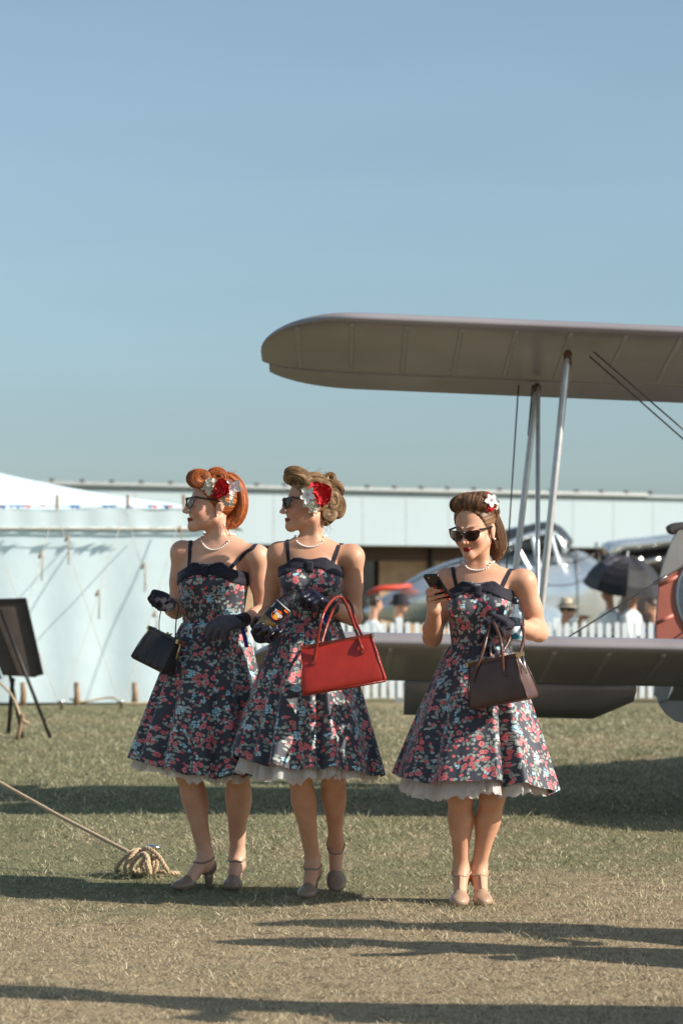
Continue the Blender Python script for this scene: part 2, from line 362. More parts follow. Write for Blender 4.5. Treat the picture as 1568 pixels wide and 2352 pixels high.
M['bag_black'] = leather('black_leather', (.020, .018, .018), (.028, .025, .024), .30); M['handle_red'] = leather('tan_red_leather', (.27, .035, .016), (.2, .022, .012), .28); M['handle_brown'] = leather('dark_brown_leather', (.11, .048, .035), (.08, .034, .025), .28)
M['shoe'] = leather('taupe_leather', (.27, .185, .135), (.23, .155, .11), .36, .15); M['shoe3'] = leather('beige_leather', (.44, .28, .19), (.40, .25, .165), .34, .15)
M['sole'] = simple('shoe_sole', (.12, .07, .05), rough=.6)
M['gold'] = simple('gold_metal', (.75, .52, .25), rough=.28, metal=1); M['steel'] = simple('silver_metal', (.7, .68, .65), rough=.25, metal=1)
M['pearl'] = simple('pearl', (.82, .78, .72), (.78, .74, .69), rough=.22, Coat_Weight=.5)
M['frame'] = simple('black_acetate', (.010, .006, .007), rough=.15, spec=.6)
n = NB('tinted_lens'); gl = n.N('BsdfGlossy'); gl.inputs['Roughness'].default_value = .03; gl.inputs[0].default_value = (.9, .85, .85, 1); tp = n.N('BsdfTransparent'); tp.inputs[0].default_value = (.045, .025, .035, 1); fr = n.N('Fresnel'); fr.inputs[0].default_value = 1.38; mx = n.N('MixShader')
n.t.links.new(fr.outputs[0], mx.inputs[0]); n.t.links.new(tp.outputs[0], mx.inputs[1]); n.t.links.new(gl.outputs[0], mx.inputs[2]); n.t.links.new(mx.outputs[0], n.o.inputs[0]); M['lens'] = n.m
n = NB('clear_lens'); gl = n.N('BsdfGlossy'); gl.inputs['Roughness'].default_value = .03; tp = n.N('BsdfTransparent'); tp.inputs[0].default_value = (.62, .60, .55, 1); fr = n.N('Fresnel'); fr.inputs[0].default_value = 1.5; mx = n.N('MixShader')
n.t.links.new(fr.outputs[0], mx.inputs[0]); n.t.links.new(tp.outputs[0], mx.inputs[1]); n.t.links.new(gl.outputs[0], mx.inputs[2]); n.t.links.new(mx.outputs[0], n.o.inputs[0]); M['lens_pale'] = n.m
def plast(name, tint, w):
    n = NB(name); gl = n.N('BsdfGlossy'); gl.inputs['Roughness'].default_value = .06; tp = n.N('BsdfTransparent'); tp.inputs[0].default_value = (*tint, 1); fr = n.N('Fresnel'); fr.inputs[0].default_value = 1.45
    b = n.N('Bump'); b.inputs['Strength'].default_value = .6; b.inputs['Distance'].default_value = .004; n.L(n.noise(45), b.inputs['Height']); n.L(b.outputs[0], gl.inputs['Normal']); n.L(b.outputs[0], fr.inputs['Normal'])
    mx = n.N('MixShader'); n.L(n.f('MULTIPLY_ADD', fr.outputs[0], .9, w), mx.inputs[0]); n.t.links.new(tp.outputs[0], mx.inputs[1]); n.t.links.new(gl.outputs[0], mx.inputs[2]); n.t.links.new(mx.outputs[0], n.o.inputs[0]); return n.m
M['plastic'] = plast('clear_plastic', (.86, .86, .86), .05)
M['drink'] = simple('orange_drink', (.72, .42, .05), (.64, .36, .04), rough=.25)
M['label_black'] = simple('label_black', (.010, .010, .016), rough=.3); M['label_orange'] = simple('label_orange', (.85, .16, .02), (.75, .06, .02), sc=25, rough=.35); M['label_amber'] = simple('label_amber', (.85, .40, .04), rough=.35); M['white_print'] = simple('white_print', (.85, .85, .83), (.83, .83, .81), rough=.4)
M['red_petal'] = cloth('red_silk_petal', (.56, .012, .018), .55, .4, (1, .3, .3)); M['white_petal'] = cloth('white_silk_petal', (.80, .79, .75), .55, .2, (1, 1, 1)); M['cream_petal'] = cloth('cream_silk_petal', (.74, .71, .58), .55, .2, (1, 1, .9)); M['speck'] = simple('flower_speck', (.25, .03, .09), rough=.5)
M['phone'] = simple('phone_case', (.010, .009, .010), rough=.22, spec=.6); M['glass_black'] = simple('phone_glass', (.008, .006, .008), rough=.08, spec=.7)
M['ribbon'] = cloth('blue_ribbon', (.012, .03, .22), .4, .2)
M['silver'] = simple('silver_dope', (.335, .30, .31), (.275, .245, .255), sc=1.6, rough=.33, metal=.15, bst=.05, bsc=6)
M['tape'] = simple('rib_tape', (.38, .345, .35), (.33, .30, .305), rough=.4, metal=.15)
M['alu'] = simple('polished_aluminium', (.80, .84, .86), (.70, .75, .78), sc=2, rough=.25, metal=.7, bst=.25, bsc=3, bd=.03)
M['strut'] = simple('strut_metal', (.55, .54, .53), (.48, .47, .46), rough=.32, metal=.35); M['rust'] = simple('rusty_fitting', (.12, .06, .035), rough=.7); M['wire'] = simple('wire_steel', (.16, .14, .13), rough=.4, metal=.6)
M['dark_glass'] = simple('dark_glass', (.05, .055, .06), rough=.1, spec=.6); M['black_paint'] = simple('black_paint', (.016, .013, .013), rough=.5); M['rubber'] = simple('rubber_tyre', (.02, .02, .02), rough=.8)
M['red_dope'] = simple('red_doped_fabric', (.50, .155, .105), (.46, .135, .09), sc=5, rough=.5); M['grey_dope'] = simple('grey_doped_fabric', (.36, .35, .33), (.32, .31, .29), sc=5, rough=.5, metal=.2); M['roundel'] = simple('pale_roundel', (.52, .55, .56), rough=.5); M['orange_dope'] = simple('red_orange_paint', (.7, .07, .03), rough=.45)
M['white_paint'] = simple('white_paint', (.82, .86, .87), (.79, .83, .84), rough=.5, sc=6)
M['wood'] = simple('weathered_wood', (.30, .2, .12), (.22, .14, .08), sc=12, rough=.7, bst=.3, bsc=60); M['slat'] = simple('larch_slat', (.50, .33, .19), (.40, .25, .14), sc=4, rough=.65); M['brown'] = simple('brown_cladding', (.09, .045, .03), rough=.6); M['board'] = simple('dark_board', (.060, .045, .036), (.082, .062, .05), sc=5, rough=.75, bst=.2, bsc=40)
M['roof_metal'] = simple('roof_membrane', (.44, .47, .49), rough=.45); M['clad'] = simple('white_cladding', (.385, .46, .485), (.37, .445, .47), sc=.6, rough=.55); M['dark_win'] = simple('window_dark', (.018, .014, .016), rough=.12, spec=.5)
n = NB('tent_canvas'); n.set(Base_Color=n.mix(n.step(n.noise(1.2, det=5), .3, .7), (.77, .90, .93), (.74, .87, .90)), Roughness=.8); n.bump(n.noise(1.6, det=3), .25, .04); M['canvas'] = n.m
n = NB('rope_fibre'); n.set(Base_Color=n.mix(n.step(n.noise(160, det=3), .35, .65), (.56, .42, .27), (.40, .27, .16)), Roughness=.85, Sheen_Weight=.2); n.bump(n.noise(500, det=2), .6, .002); M['rope'] = n.m
M['umbrella'] = cloth('black_umbrella_cloth', (.014, .012, .014), .6, .5); M['shirt_white'] = cloth('white_shirt', (.72, .74, .76)); M['shirt_blue'] = cloth('blue_shirt', (.05, .09, .22)); M['shirt_black'] = cloth('black_shirt', (.015, .014, .016)); M['hat_black'] = cloth('black_felt', (.014, .012, .016)); M['hat_straw'] = cloth('straw_hat', (.55, .47, .34)); M['trouser'] = cloth('dark_trouser', (.03, .03, .04)); M['grey_cloth'] = cloth('grey_cloth', (.25, .25, .27))
for k, c in (('bunt_r', (.5, .06, .04)), ('bunt_b', (.06, .16, .36)), ('bunt_w', (.75, .75, .73))): M[k] = cloth(k.replace('bunt_', 'bunting_cloth_'), c)

def grass_col(n):
    co = n.N('NewGeometry').outputs['Position']; s = n.sepv(co); y = s[1]
    p = n.noise(.55, co, det=5, rough=.6); q = n.noise(2.7, co, det=4); far = n.step(y, 10.3, 13.5); near = n.step(y, 11.2, 8.4)
    t = n.f('ADD', n.f('ADD', n.f('MULTIPLY', p, .75), n.f('MULTIPLY', q, .35)), n.f('MULTIPLY', n.noise(11, co, det=3), .28)); left = n.f('MULTIPLY', n.step(s[0], .5, -1.2), .10)
    dry = n.f('ADD', t, n.f('SUBTRACT', n.f('MULTIPLY', near, .30), left))
    return n.step(dry, .56, .95), far, co
n = NB('dry_turf'); dry, far, co = grass_col(n)
c = n.mix(dry, (.175, .170, .092), (.31, .235, .145)); c = n.mix(n.f('MULTIPLY', n.step(n.noise(13, co, det=5), .5, .68), .65), c, (.12, .085, .052)); c = n.mix(n.f('MULTIPLY', n.step(n.noise(90, co, det=2), .5, .75), .4), c, (.33, .26, .17))
n.set(Base_Color=c, Roughness=.9, Specular_IOR_Level=.15); n.bump(n.f('ADD', n.noise(60, co, det=4), n.f('MULTIPLY', n.noise(7, co), 1.5)), .8, .02); M['turf'] = n.m
n = NB('grass_blade'); dry, far, co = grass_col(n); rnd = n.N('Attribute', attribute_name='rnd').outputs['Fac']
c = n.mix(n.step(n.f('ADD', n.f('MULTIPLY', dry, .75), n.f('MULTIPLY', n.f('SUBTRACT', rnd, .5), 1.3)), .2, .65), (.215, .225, .12), (.51, .41, .27)); c = n.mix(n.step(rnd, .9, .99), c, (.74, .65, .48)); c = n.mix(n.step(rnd, .24, .05), c, (.06, .065, .032))
n.set(Base_Color=c, Roughness=.65, Specular_IOR_Level=.3); M['blade'] = n.m
M['pale_rope'] = simple('weathered_rope', (.52, .49, .43), (.44, .41, .36), rough=.85)
# ------------------------------------------------------------------ ground
gx = np.concatenate([np.linspace(-900, -12, 8), np.linspace(-9, 9, 60), np.linspace(12, 900, 8)]); gy = np.concatenate([np.linspace(-300, 2, 4), np.linspace(5, 36, 90), np.linspace(40, 2500, 10)])
GX, GY = np.meshgrid(gx, gy); GZ = np.where((np.abs(GX) < 9) & (GY > 5) & (GY < 36), .006*np.sin(GX*2.1+GY*.7)+.005*np.sin(GY*3.1-GX), 0)-.004
nx = len(gx); i, j = np.meshgrid(np.arange(len(gy)-1), np.arange(nx-1), indexing='ij')
g = mesh_obj('ground', np.stack([GX, GY, GZ], -1).reshape(-1, 3), np.stack([i*nx+j, i*nx+j+1, (i+1)*nx+j+1, (i+1)*nx+j], -1).reshape(-1, 4), M['turf']); g['kind'] = 'structure'

# ------------------------------------------------------------------ white pavilion behind
bl = empty('pavilion_building', (0, 60, 0), 'long low white building with flat roof and wooden slat panels in the background', 'building')
def bp(x, off, z):                                            # along the front of the building; off = metres behind the front line
    t = (x-200)/1280; P0 = W(200, 1384, 57); P1 = W(1480, 1384, 63); p = P0+(P1-P0)*t; n_ = nz(np.cross((P1-P0), (0, 0, 1)))*-1
    n_ = -n_ if n_[1] < 0 else n_; q = p+n_*off; q[2] = z; return q
def slabx(x0, x1, o0, o1, z0, z1): 
    V = [bp(x, o, z) for z in (z0, z1) for x, o in ((x0, o0), (x1, o0), (x1, o1), (x0, o1))]; return V, [(0, 3, 2, 1), (4, 5, 6, 7), (0, 1, 5, 4), (1, 2, 6, 5), (2, 3, 7, 6), (3, 0, 4, 7)]
MB().add(*slabx(-900, 2600, 0, 9, 2.62, 3.93)).out('fascia', M['clad'], bl, False)
MB().add(*slabx(-900, 2600, -.12, 9, 3.934, 4.0)).out('roof', M['roof_metal'], bl, False)
MB().add(*slabx(-900, 1480, -.16, -.05, 3.965, 4.04)).out('gutter', M['steel'], bl, False)
for k in range(24): MB().add(*slabx(60+k*62, 66+k*62, -.2, -.02, 4.03, 4.10)).out('gutter_bracket', M['wire'], bl, False)
MB().add(*slabx(-900, 2600, 1.4, 1.9, 0, 2.62)).out('wall', M['dark_win'], bl, False)
MB().add(*slabx(-900, 2600, 1.2, 1.39, 2.26, 2.62)).out('lintel', M['brown'], bl, False)
for k in range(26): MB().add(*slabx(-300+k*100, -297.5+k*100, -.006, -.001, 2.63, 3.92)).out('cladding_joint', M['roof_metal'], bl, False)
for x0, x1 in ((560, 700), (886, 1002), (1010, 1130), (1240, 1400)):
    pn = MB().add(*slabx(x0, x1, 1.30, 1.39, .1, 2.26)).out('slat_panel', M['brown'], bl, False)
    mb = MB(); z = .12
    while z < 2.24: mb.add(*slabx(x0, x1, 1.24, 1.30, z, z+.042)); z += .055
    q = mb.out('slats', M['slat'], pn, False); q['kind'] = 'stuff'
for x in (704, 830, 1003, 1136, 1236, 1404): MB().add(*slabx(x, x+7, 1.1, 1.2, 0, 2.62)).out('post', M['black_paint'], bl, False)

# ------------------------------------------------------------------ marquee
tent = empty('marquee_tent', (-4, 28.5, 0), 'white canvas marquee with guy ropes behind the black easel at left', 'tent')
cxr = W(470, 1384, 28.5)[0]; X0 = -9.0
def sheet(name, fn, nu, nv, mat, par, **k):
    V = [fn(a/(nu-1), b/(nv-1)) for b in range(nv) for a in range(nu)]; return mesh_obj(name, V, [(b*nu+a, b*nu+a+1, (b+1)*nu+a+1, (b+1)*nu+a) for b in range(nv-1) for a in range(nu-1)], mat, par, **k)
rp = lambda a: .007*math.sin(a*61)+.006*math.sin(a*23+1)
sheet('front_wall', lambda a, b: (X0+(cxr-X0)*a, 28.5+rp(a)*(1-b*.5)*(1+.5*math.sin(b*5)), .02+2.2*b), 160, 8, M['canvas'], tent)
sheet('side_wall', lambda a, b: (cxr+rp(a), 28.5+7*a, .02+2.2*b), 40, 4, M['canvas'], tent)
hipx, hipy, rz = -5.0, 33.0, 3.05
sag = lambda t: t-.30*t*(1-t)
sheet('roof_front', lambda a, b: ((X0+(cxr+.1-X0)*a)*(1-b)+(X0+(hipx-X0)*a)*b, 28.46+(hipy-28.46)*b, 2.30+(rz-2.30)*sag(b)+.012*math.cos(a*2*math.pi*6)*(1-b)), 120, 16, M['canvas'], tent)
sheet('roof_end', lambda a, b: ((cxr+.1)*(1-b)+hipx*b, (28.46+9.1*a)*(1-b)+hipy*b, 2.30+(rz-2.30)*sag(b)), 16, 12, M['canvas'], tent)
sheet('valance', lambda a, b: (X0+(cxr+.1-X0)*a, 28.465+.003*math.sin(a*120), 2.30-.21*b-.012*abs(math.sin(a*90))*(b > .9)), 200, 4, M['canvas'], tent)
MB().add(*tube([(X0, 28.455, 2.085), (-5, 28.455, 2.075), (cxr+.1, 28.455, 2.07)], [.010]*3, 6)).out('wall_rope', M['pale_rope'], tent)
for x in (-37, 127, 290, 420):
    p = W(x, 1165, 28.3); MB().rod((p[0], 28.52, 2.2), (p[0], 28.52, 2.47), .018).out('pole_spike', M['wood'], tent)
ropes = [((127, 1168, 28.3), (-8, 1627, 27.2)), ((128, 1168, 28.3), (280, 1627, 27.2)), ((287, 1170, 28.3), (143, 1627, 27.2)), ((291, 1176, 28.3), (420, 1627, 27.2)), ((417, 1178, 28.3), (281, 1627, 27.2)), ((-37, 1165, 28.3), (142, 1627, 27.2)), ((470, 1165, 28.3), (640, 1420, 27.4))]
for k, (a, b) in enumerate(ropes):
    A_, B_ = W(*a), W(*b)
    if k == 6: B_ = np.array([.2, 27.2, .05])
    MB().add(*tube(crom([A_, (A_+B_)/2-[0, 0, .03], B_], 14), [.0040]*14, 6)).out('guy_rope', M['pale_rope'], tent)
for x, y in ((93, 1275), (154, 1237), (224, 1362), (329, 1300), (355, 1410), (412, 1215)):
    p = W(x, y, 27.9); mb = MB(); mb.box(p, (.018, 0, .036), (0, .012, 0), (.012, 0, -.006)); mb.rod(p+[.03, -.02, 0], p+[.02, -.02, -.30], .007); mb.out('rope_runner', M['wood'], tent)
for k, x in enumerate((-8, 143, 280, 420, 540)):
    p = gp_ = np.array([(x-784)*27.2/FPX, 27.2, 0]); MB().add(*revolve([(-.05, .02), (.07, .02), (.075, .045), (.095, .045), (.10, .03)], p, (-.15, 0, 1), 12)).out('ground_peg', M['steel'], tent)
for x in (53, 176, 309, 405):
    p = np.array([(x-784)*28.2/FPX, 28.2, 0]); MB().add(*tube([p, p+[.01, 0, .12], p+[.0, 0, .27]], [.04, .036, .03], 8)).out('wooden_stake', M['wood'], tent)
MB().add(*tube(crom([W(160, 1605, 28.2), W(190, 1612, 28.2), W(255, 1602, 28.2), W(290, 1615, 28.1), W(410, 1612, 28.2)], 24), [.012]*24, 6)).out('foot_rope', M['rope'], tent)
bu = empty('bunting', (-3, 28.2, 2.3), 'line of small red, white and blue flags strung along the marquee eave', 'bunting')
MB().add(*tube(crom([W(x, y, 28.25) for x, y in ((-300, 1160), (-37, 1160), (60, 1164), (127, 1162), (200, 1166), (290, 1165), (360, 1171), (420, 1168))], 40), [.005]*40, 5)).out('cord', M['rope'], bu)
rb = random.Random(3)
for x in (-20, -4, 8, 30, 42, 52, 62, 100, 112, 168, 176, 240, 250, 262, 300, 306, 345, 352, 380, 390, 404):
    p = W(x, 1163, 28.24); a = rb.uniform(-.04, .04); V = [p+[-.045, 0, .012], p+[.045, a, .012], p+[a, -.03, -.012-.03*rb.random()]]
    mesh_obj('flag', V+[v+np.array([0, .003, 0]) for v in V], [(0, 1, 2), (3, 5, 4), (0, 3, 4, 1), (1, 4, 5, 2), (2, 5, 3, 0)], M[rb.choice(['bunt_r', 'bunt_b', 'bunt_w', 'bunt_b'])], bu, False)

# ------------------------------------------------------------------ picket fence
fn = empty('picket_fence', (3, 29.2, 0), 'white picket fence with rounded tops behind the biplane', 'fence')
pts = [(-.031, .045), (.031, .045)]+[(.031*math.cos(a), .93+.031*math.sin(a)) for a in np.linspace(0, math.pi, 9)]; k = len(pts)
V = [(x, y, z) for y in (-.011, .011) for x, z in pts]; F = [tuple(range(k)), tuple(range(2*k-1, k-1, -1))]+[(i, i+k, (i+1) % k+k, (i+1) % k) for i in range(k)]
x = W(556, 0, 29.2)[0]; p0 = None; rb = random.Random(5)
while x < 6.6:
    if p0 is None: p0 = mesh_obj('picket', np.array(V), F, M['white_paint'], None, False); q = p0
    else: q = p0.copy(); scn.collection.objects.link(q)
    q.parent = fn; q.location = (x-3, rb.uniform(-.004, .004), rb.uniform(-.008, .008)); q.rotation_euler = (0, rb.uniform(-.012, .012), 0); x += .1005
for z in (.27, .70): MB().box((2.7, 29.235, z), (3.95, 0, 0), (0, .02, 0), (0, 0, .035)).out('rail', M['white_paint'], fn, False)
for x in (-1.2, .7, 2.6, 4.5, 6.4): MB().box((x, 29.29, .5), (.04, 0, 0), (0, .035, 0), (0, 0, .52)).out('fence_post', M['white_paint'], fn, False)

# ------------------------------------------------------------------ biplane
bi = empty('biplane', (4.8, 14, 0), 'silver fabric-covered biplane whose wings reach in from the right', 'aircraft')
def airfoil(n=14, th=.10, cut=(0, 1)):
    up, lo = [], []
    for i in range(n+1):
        x = cut[0]+(cut[1]-cut[0])*(1-math.cos(math.pi*i/n))/2; t = 5*th*(.2969*math.sqrt(x)-.126*x-.3516*x*x+.2843*x**3-.1015*x**4); c = .045*(1-(2*x-.8)**2)*.9
        up.append((x, c+t)); lo.append((x, c-t*.75))
    return up+lo[::-1][1:-1] if cut[0] == 0 else up+lo[::-1]
def wingpart(name, st, mat, par, cut, th=.10):
    "st: x, LE depth, LE height, chord, pitch; section joined along the span"
    af = airfoil(14, th, cut); k = len(af); V = []; F = []
    for (x, y, z, c, a, fs) in st:
        for (s, h) in af: s2 = s; V.append((x, y+c*s2*math.cos(a)+c*h*math.sin(a), z-c*s2*math.sin(a)+c*h*fs*math.cos(a)))
    for i in range(len(st)-1): F += [(i*k+j, i*k+(j+1) % k, (i+1)*k+(j+1) % k, (i+1)*k+j) for j in range(k)]
    F += [tuple(range(k))[::-1], tuple((len(st)-1)*k+j for j in range(k))]
    return mesh_obj(name, V, F, mat, par)
def wing(nm, xt, z0, dih, pitch, tipl, x1, split, ail_x, droop=0, th=.10):
    ch = 1.36; y0 = 13.2; st = []
    xs = [xt+tipl*(1-math.cos(a)) for a in np.linspace(0.02, math.pi/2, 14)]+list(np.linspace(xt+tipl+.15, x1, 22))
    for x in xs:
        t = min(1, (x-xt)/tipl); q = math.sqrt(max(0, 1-(1-t)**2)); le = .52*ch*(1-q)**1.0; te = .30*ch*(1-q); st.append((x, y0+le, z0+(x-xt)*dih-math.sin(pitch)*le, ch-le-te, pitch, .35+.65*q))
    m = wingpart(nm, st, M['silver'], bi, (0, split), th); sa = [s for s in st if ail_x[0] <= s[0] <= ail_x[1]]
    sb = [s for s in st if s[0] > ail_x[1]-.001 or s[0] < ail_x[0]]
    def hinge(s):
        x, y, z, c, a, fs = s; return (x, y+c*split*math.cos(a), z-c*split*math.sin(a))
    al = []
    for s in sa:
        al.append(s)
    if droop:
        V = []; F = []
        for s in sa:
            hx, hy, hz_ = hinge(s); c = s[3]*(1-split+.02)*min(1, max(.12, (ail_x[1]-s[0])/.22))
            for dy, dz in ((0.012, .03), (c*.5, .022), (c, .002), (c, -.004), (c*.5, -.018), (0.012, -.02)): a = s[4]+droop; V.append((hx, hy+dy*math.cos(a)+dz*math.sin(a), hz_-dy*math.sin(a)+dz*math.cos(a)))
        for i in range(len(sa)-1): F += [(i*6+j, i*6+(j+1) % 6, (i+1)*6+(j+1) % 6, (i+1)*6+j) for j in range(6)]
        F += [tuple(range(6))[::-1], tuple((len(sa)-1)*6+j for j in range(6))]; mesh_obj('aileron', V, F, M['silver'], m)
    else: wingpart('aileron', [(x, y+.012, z-.004, c, a, fs) for x, y, z, c, a, fs in sa], M['silver'], m, (split+.004, 1))
    if len([s for s in st if s[0] >= ail_x[1]]) > 1: wingpart('trailing_edge', [s for s in st if s[0] >= ail_x[1]], M['silver'], m, (split+.0005, 1))
    for x in np.arange(xt+.22, x1, .30):                       # rib tapes under the fabric
        s = min(st, key=lambda s: abs(s[0]-x)); mb = MB(); P = []
        for (q, h) in [(q, h) for q, h in airfoil(14, th, (0, split))[16:] if q > .03 and q < split-.01]: P.append((x, s[1]+s[3]*q*math.cos(s[4])+s[3]*h*math.sin(s[4]), z0+(x-xt)*dih-math.sin(s[4])*(s[1]-y0)-s[3]*q*math.sin(s[4])+s[3]*h*s[5]*math.cos(s[4])-.0015))
        mb.add(*tube(P, [(.014, .004)]*len(P), 6, ref=(1, 0, 0))).out('rib_tape', M['tape'], m)
    return m, st
xt_u = W(597, 0, 13.75)[0]; xt_l = W(560, 0, 13.75)[0]
upw, stu = wing('upper_wing', xt_u, 2.760, -.042, R(9.5), .55, 4.9, .80, (xt_u+.02, 2.3))
lww, stl = wing('lower_wing', xt_l, .985, -.022, R(12.5), .55, 4.9, .76, (.25, W(1490, 0, 14.4)[0]), R(24), .118)
def rodp(nm, a, b, r, mat, r2=None):
    mb = MB(); d_ = b-a; mb.add(*tube([a, a+d_*.04, a+d_*.5, b-d_*.04, b], [(r*.5, r*.5), (r, r*1.6), (r, r*1.8), (r, r*1.6), (r*.5, r*.5)], 10, ref=(1, 0, 0))); return mb.out(nm, mat, bi)
UR, UF = W(1232, 888, 14.25), W(1303, 812, 13.5); LR, LF = W(1158, 1530, 14.25), W(1232, 1490, 13.5)
rodp('strut', UR, LR, .019, M['strut']); rodp('strut', UF, LF, .021, M['strut']); rodp('strut', UR+[.005, -.02, 0], LF+[.005, .02, 0], .014, M['strut'])
for p in (UR, UF): mb = MB(); mb.add(*revolve([(-.05, .012), (-.03, .024), (0, .02), (.03, .026), (.05, .012)], p-[0, 0, .03], (0, 0, 1), 10)); mb.out('strut_fitting', M['rust'], bi)
for a, b in (((1190, 884, 14.3), (1150, 1500, 14.3)), ((1222, 884, 14.25), (1212, 1000, 14.25)), ((1352, 818, 13.6), (1790, 1205, 13.6)), ((1362, 808, 13.45), (1790, 1180, 13.45)), ((1290, 1472, 13.6), (1760, 1180, 13.8)), ((1500, 1500, 14.6), (1640, 1400, 14.6))):
    MB().rod(W(*a), W(*b), .0045, 6).out('wire', M['wire'], bi)
tbk = MB(); A_, B_ = W(1500, 1341, 13.7), W(1530, 1323, 13.7); tbk.rod(A_, B_, .011, 8); tbk.out('turnbuckle', M['wire'], bi)
# fuselage, undercarriage and tail of the biplane (beyond the right edge of the photograph)
fs = [(11.75, 1.62, .10), (11.8, 1.62, .34), (12.1, 1.62, .46), (12.7, 1.62, .50), (13.6, 1.58, .52), (14.8, 1.42, .50), (16.2, 1.15, .40), (17.6, .90, .26), (18.6, .74, .12)]
P = crom([(4.95, y, z) for y, z, r in fs], 40); rr = crom([(r, r) for y, z, r in fs], 40); MB().add(*tube(P, [(a*.86, b*1.05) for a, b in rr], 28, ref=(1, 0, 0))).out('fuselage', M['silver'], bi)
for s in (-1, 1):
    w_ = MB(); w_.add(*revolve([(-.07, .10), (-.06, .27), (-.03, .32), (.03, .32), (.06, .27), (.07, .10)], (4.95+s*.72, 12.7, .32), (1, 0, 0), 26)); wo_ = w_.out('wheel', M['rubber'], bi)
    MB().rod((4.95+s*.72, 12.7, .32), (4.95+s*.3, 12.9, 1.2), .03).out('undercarriage_leg', M['strut'], bi); MB().rod((4.95+s*.72, 12.7, .32), (4.95+s*.3, 13.7, 1.15), .025).out('undercarriage_leg', M['strut'], bi)
    MB().rod((4.95+s*.3, 13.4, 2.0), (4.95+s*.55, 13.5, 2.6), .02).out('cabane_strut', M['strut'], bi)
mb = MB(); mb.add(*tube(crom([(3.55, 17.9, .82), (4.95, 17.9, .86), (6.35, 17.9, .82)], 15), [(.04, .05+.4*math.sin(math.pi*(i+.5)/15)**.5) for i in range(15)], 12, ref=(0, 0, 1))).out('tailplane', M['silver'], bi)

# ------------------------------------------------------------------ tail rudder of the aircraft behind, at the right edge
rd = empty('aircraft_tail', (2.6, 15.3, 0), 'red and grey rudder of a parked aircraft at the right edge', 'aircraft tail')
def panel(nm, poly, mat, d=15.3, t=.03, par=rd):
    c = np.mean([W(x, y, d) for x, y in poly], 0); V = []; k = len(poly)
    for o_, s in ((-t, .985), (-t*.6, 1), (t*.6, 1), (t, .985)): V += [c+(W(x, y, d)-c)*s+np.array([0, o_, 0]) for x, y in poly]
    F = [tuple(range(k)), tuple(4*k-1-j for j in range(k))]
    for i in range(3): F += [(i*k+j, i*k+(j+1) % k, (i+1)*k+(j+1) % k, (i+1)*k+j) for j in range(k)]
    return mesh_obj(nm, V, F, mat, par, False)
panel('rudder_top', [(1552, 1222), (1542, 1240), (1530, 1272), (1520, 1300), (1513, 1329), (1790, 1196), (1740, 1180), (1640, 1190), (1565, 1208)], M['grey_dope'])
panel('rudder_band', [(1512.6, 1330), (1508, 1375), (1505, 1420), (1503.5, 1484), (1520, 1484), (1800, 1362), (1800, 1240), (1790.6, 1197)], M['red_dope'])
panel('rudder_base', [(1503.3, 1485), (1500, 1560), (1503, 1590), (1512, 1618), (1528, 1640), (1550, 1656), (1590, 1668), (1700, 1662), (1800, 1560), (1800.5, 1363), (1520.5, 1485)], M['grey_dope'])
MB().add(*tube(crom([W(1533, 1224, 15.3), W(1545, 1214, 15.3), W(1580, 1212, 15.3), W(1620, 1222, 15.3)], 10), [.012]+[.035]*8+[.02], 10)).out('rudder_horn', M['wire'], rd)
rdl = MB().add(*revolve([(0, .001), (0, .325), (.004, .325), (.004, .001)], W(1674, 1368, 15.262), (0, -1, 0), 40)).out('roundel', M['roundel'], rd); MB().add(*revolve([(.005, .06), (.009, .06)], W(1674, 1368, 15.262), (0, -1, 0), 30)).out('roundel_centre', M['red_dope'], rdl)
MB().add(*revolve([(.0005, .324), (.002, .34), (.0035, .324)], W(1674, 1368, 15.262), (0, -1, 0), 40)).out('roundel_ring', M['white_paint'], rdl)
for (a, b), m in ((((1505, 1432), (1545, 1413)), 'red_dope'), (((1522, 1488), (1660, 1430)), 'grey_dope'), (((1512, 1612), (1660, 1560)), 'grey_dope'), (((1510, 1345), (1560, 1322)), 'red_dope')):
    MB().add(*tube([W(*a, 15.268), W(*b, 15.268)], [(.004, .012)]*2, 8, ref=(0, 1, 0))).out('rib_tape', M[m], rd)
MB().add(*tube(crom([(2.30, 15.3, .95), (2.9, 15.6, 1.0), (4.2, 16.6, 1.15), (6.5, 18.4, 1.4)], 24), [(.03+.45*min(1, i/14), .06+.34*min(1, i/12)) for i in range(24)], 20, ref=(0, 0, 1))).out('rear_fuselage', M['silver'], rd)
MB().add(*tube(crom([(2.75, 14.3, .92), (2.8, 15.4, .95), (2.85, 16.6, .92)], 13), [(.03, .05+.28*math.sin(math.pi*(i+.5)/13)**.5) for i in range(13)], 12, ref=(0, 0, 1))).out('tailplane', M['silver'], rd)
MB().rod((2.75, 15.45, .75), (2.62, 15.4, .12), .025).out('tail_skid', M['strut'], rd); MB().add(*revolve([(-.03, .04), (-.025, .10), (.025, .10), (.03, .04)], (2.62, 15.4, .10), (0, 1, 0), 18)).out('tail_wheel', M['rubber'], rd)

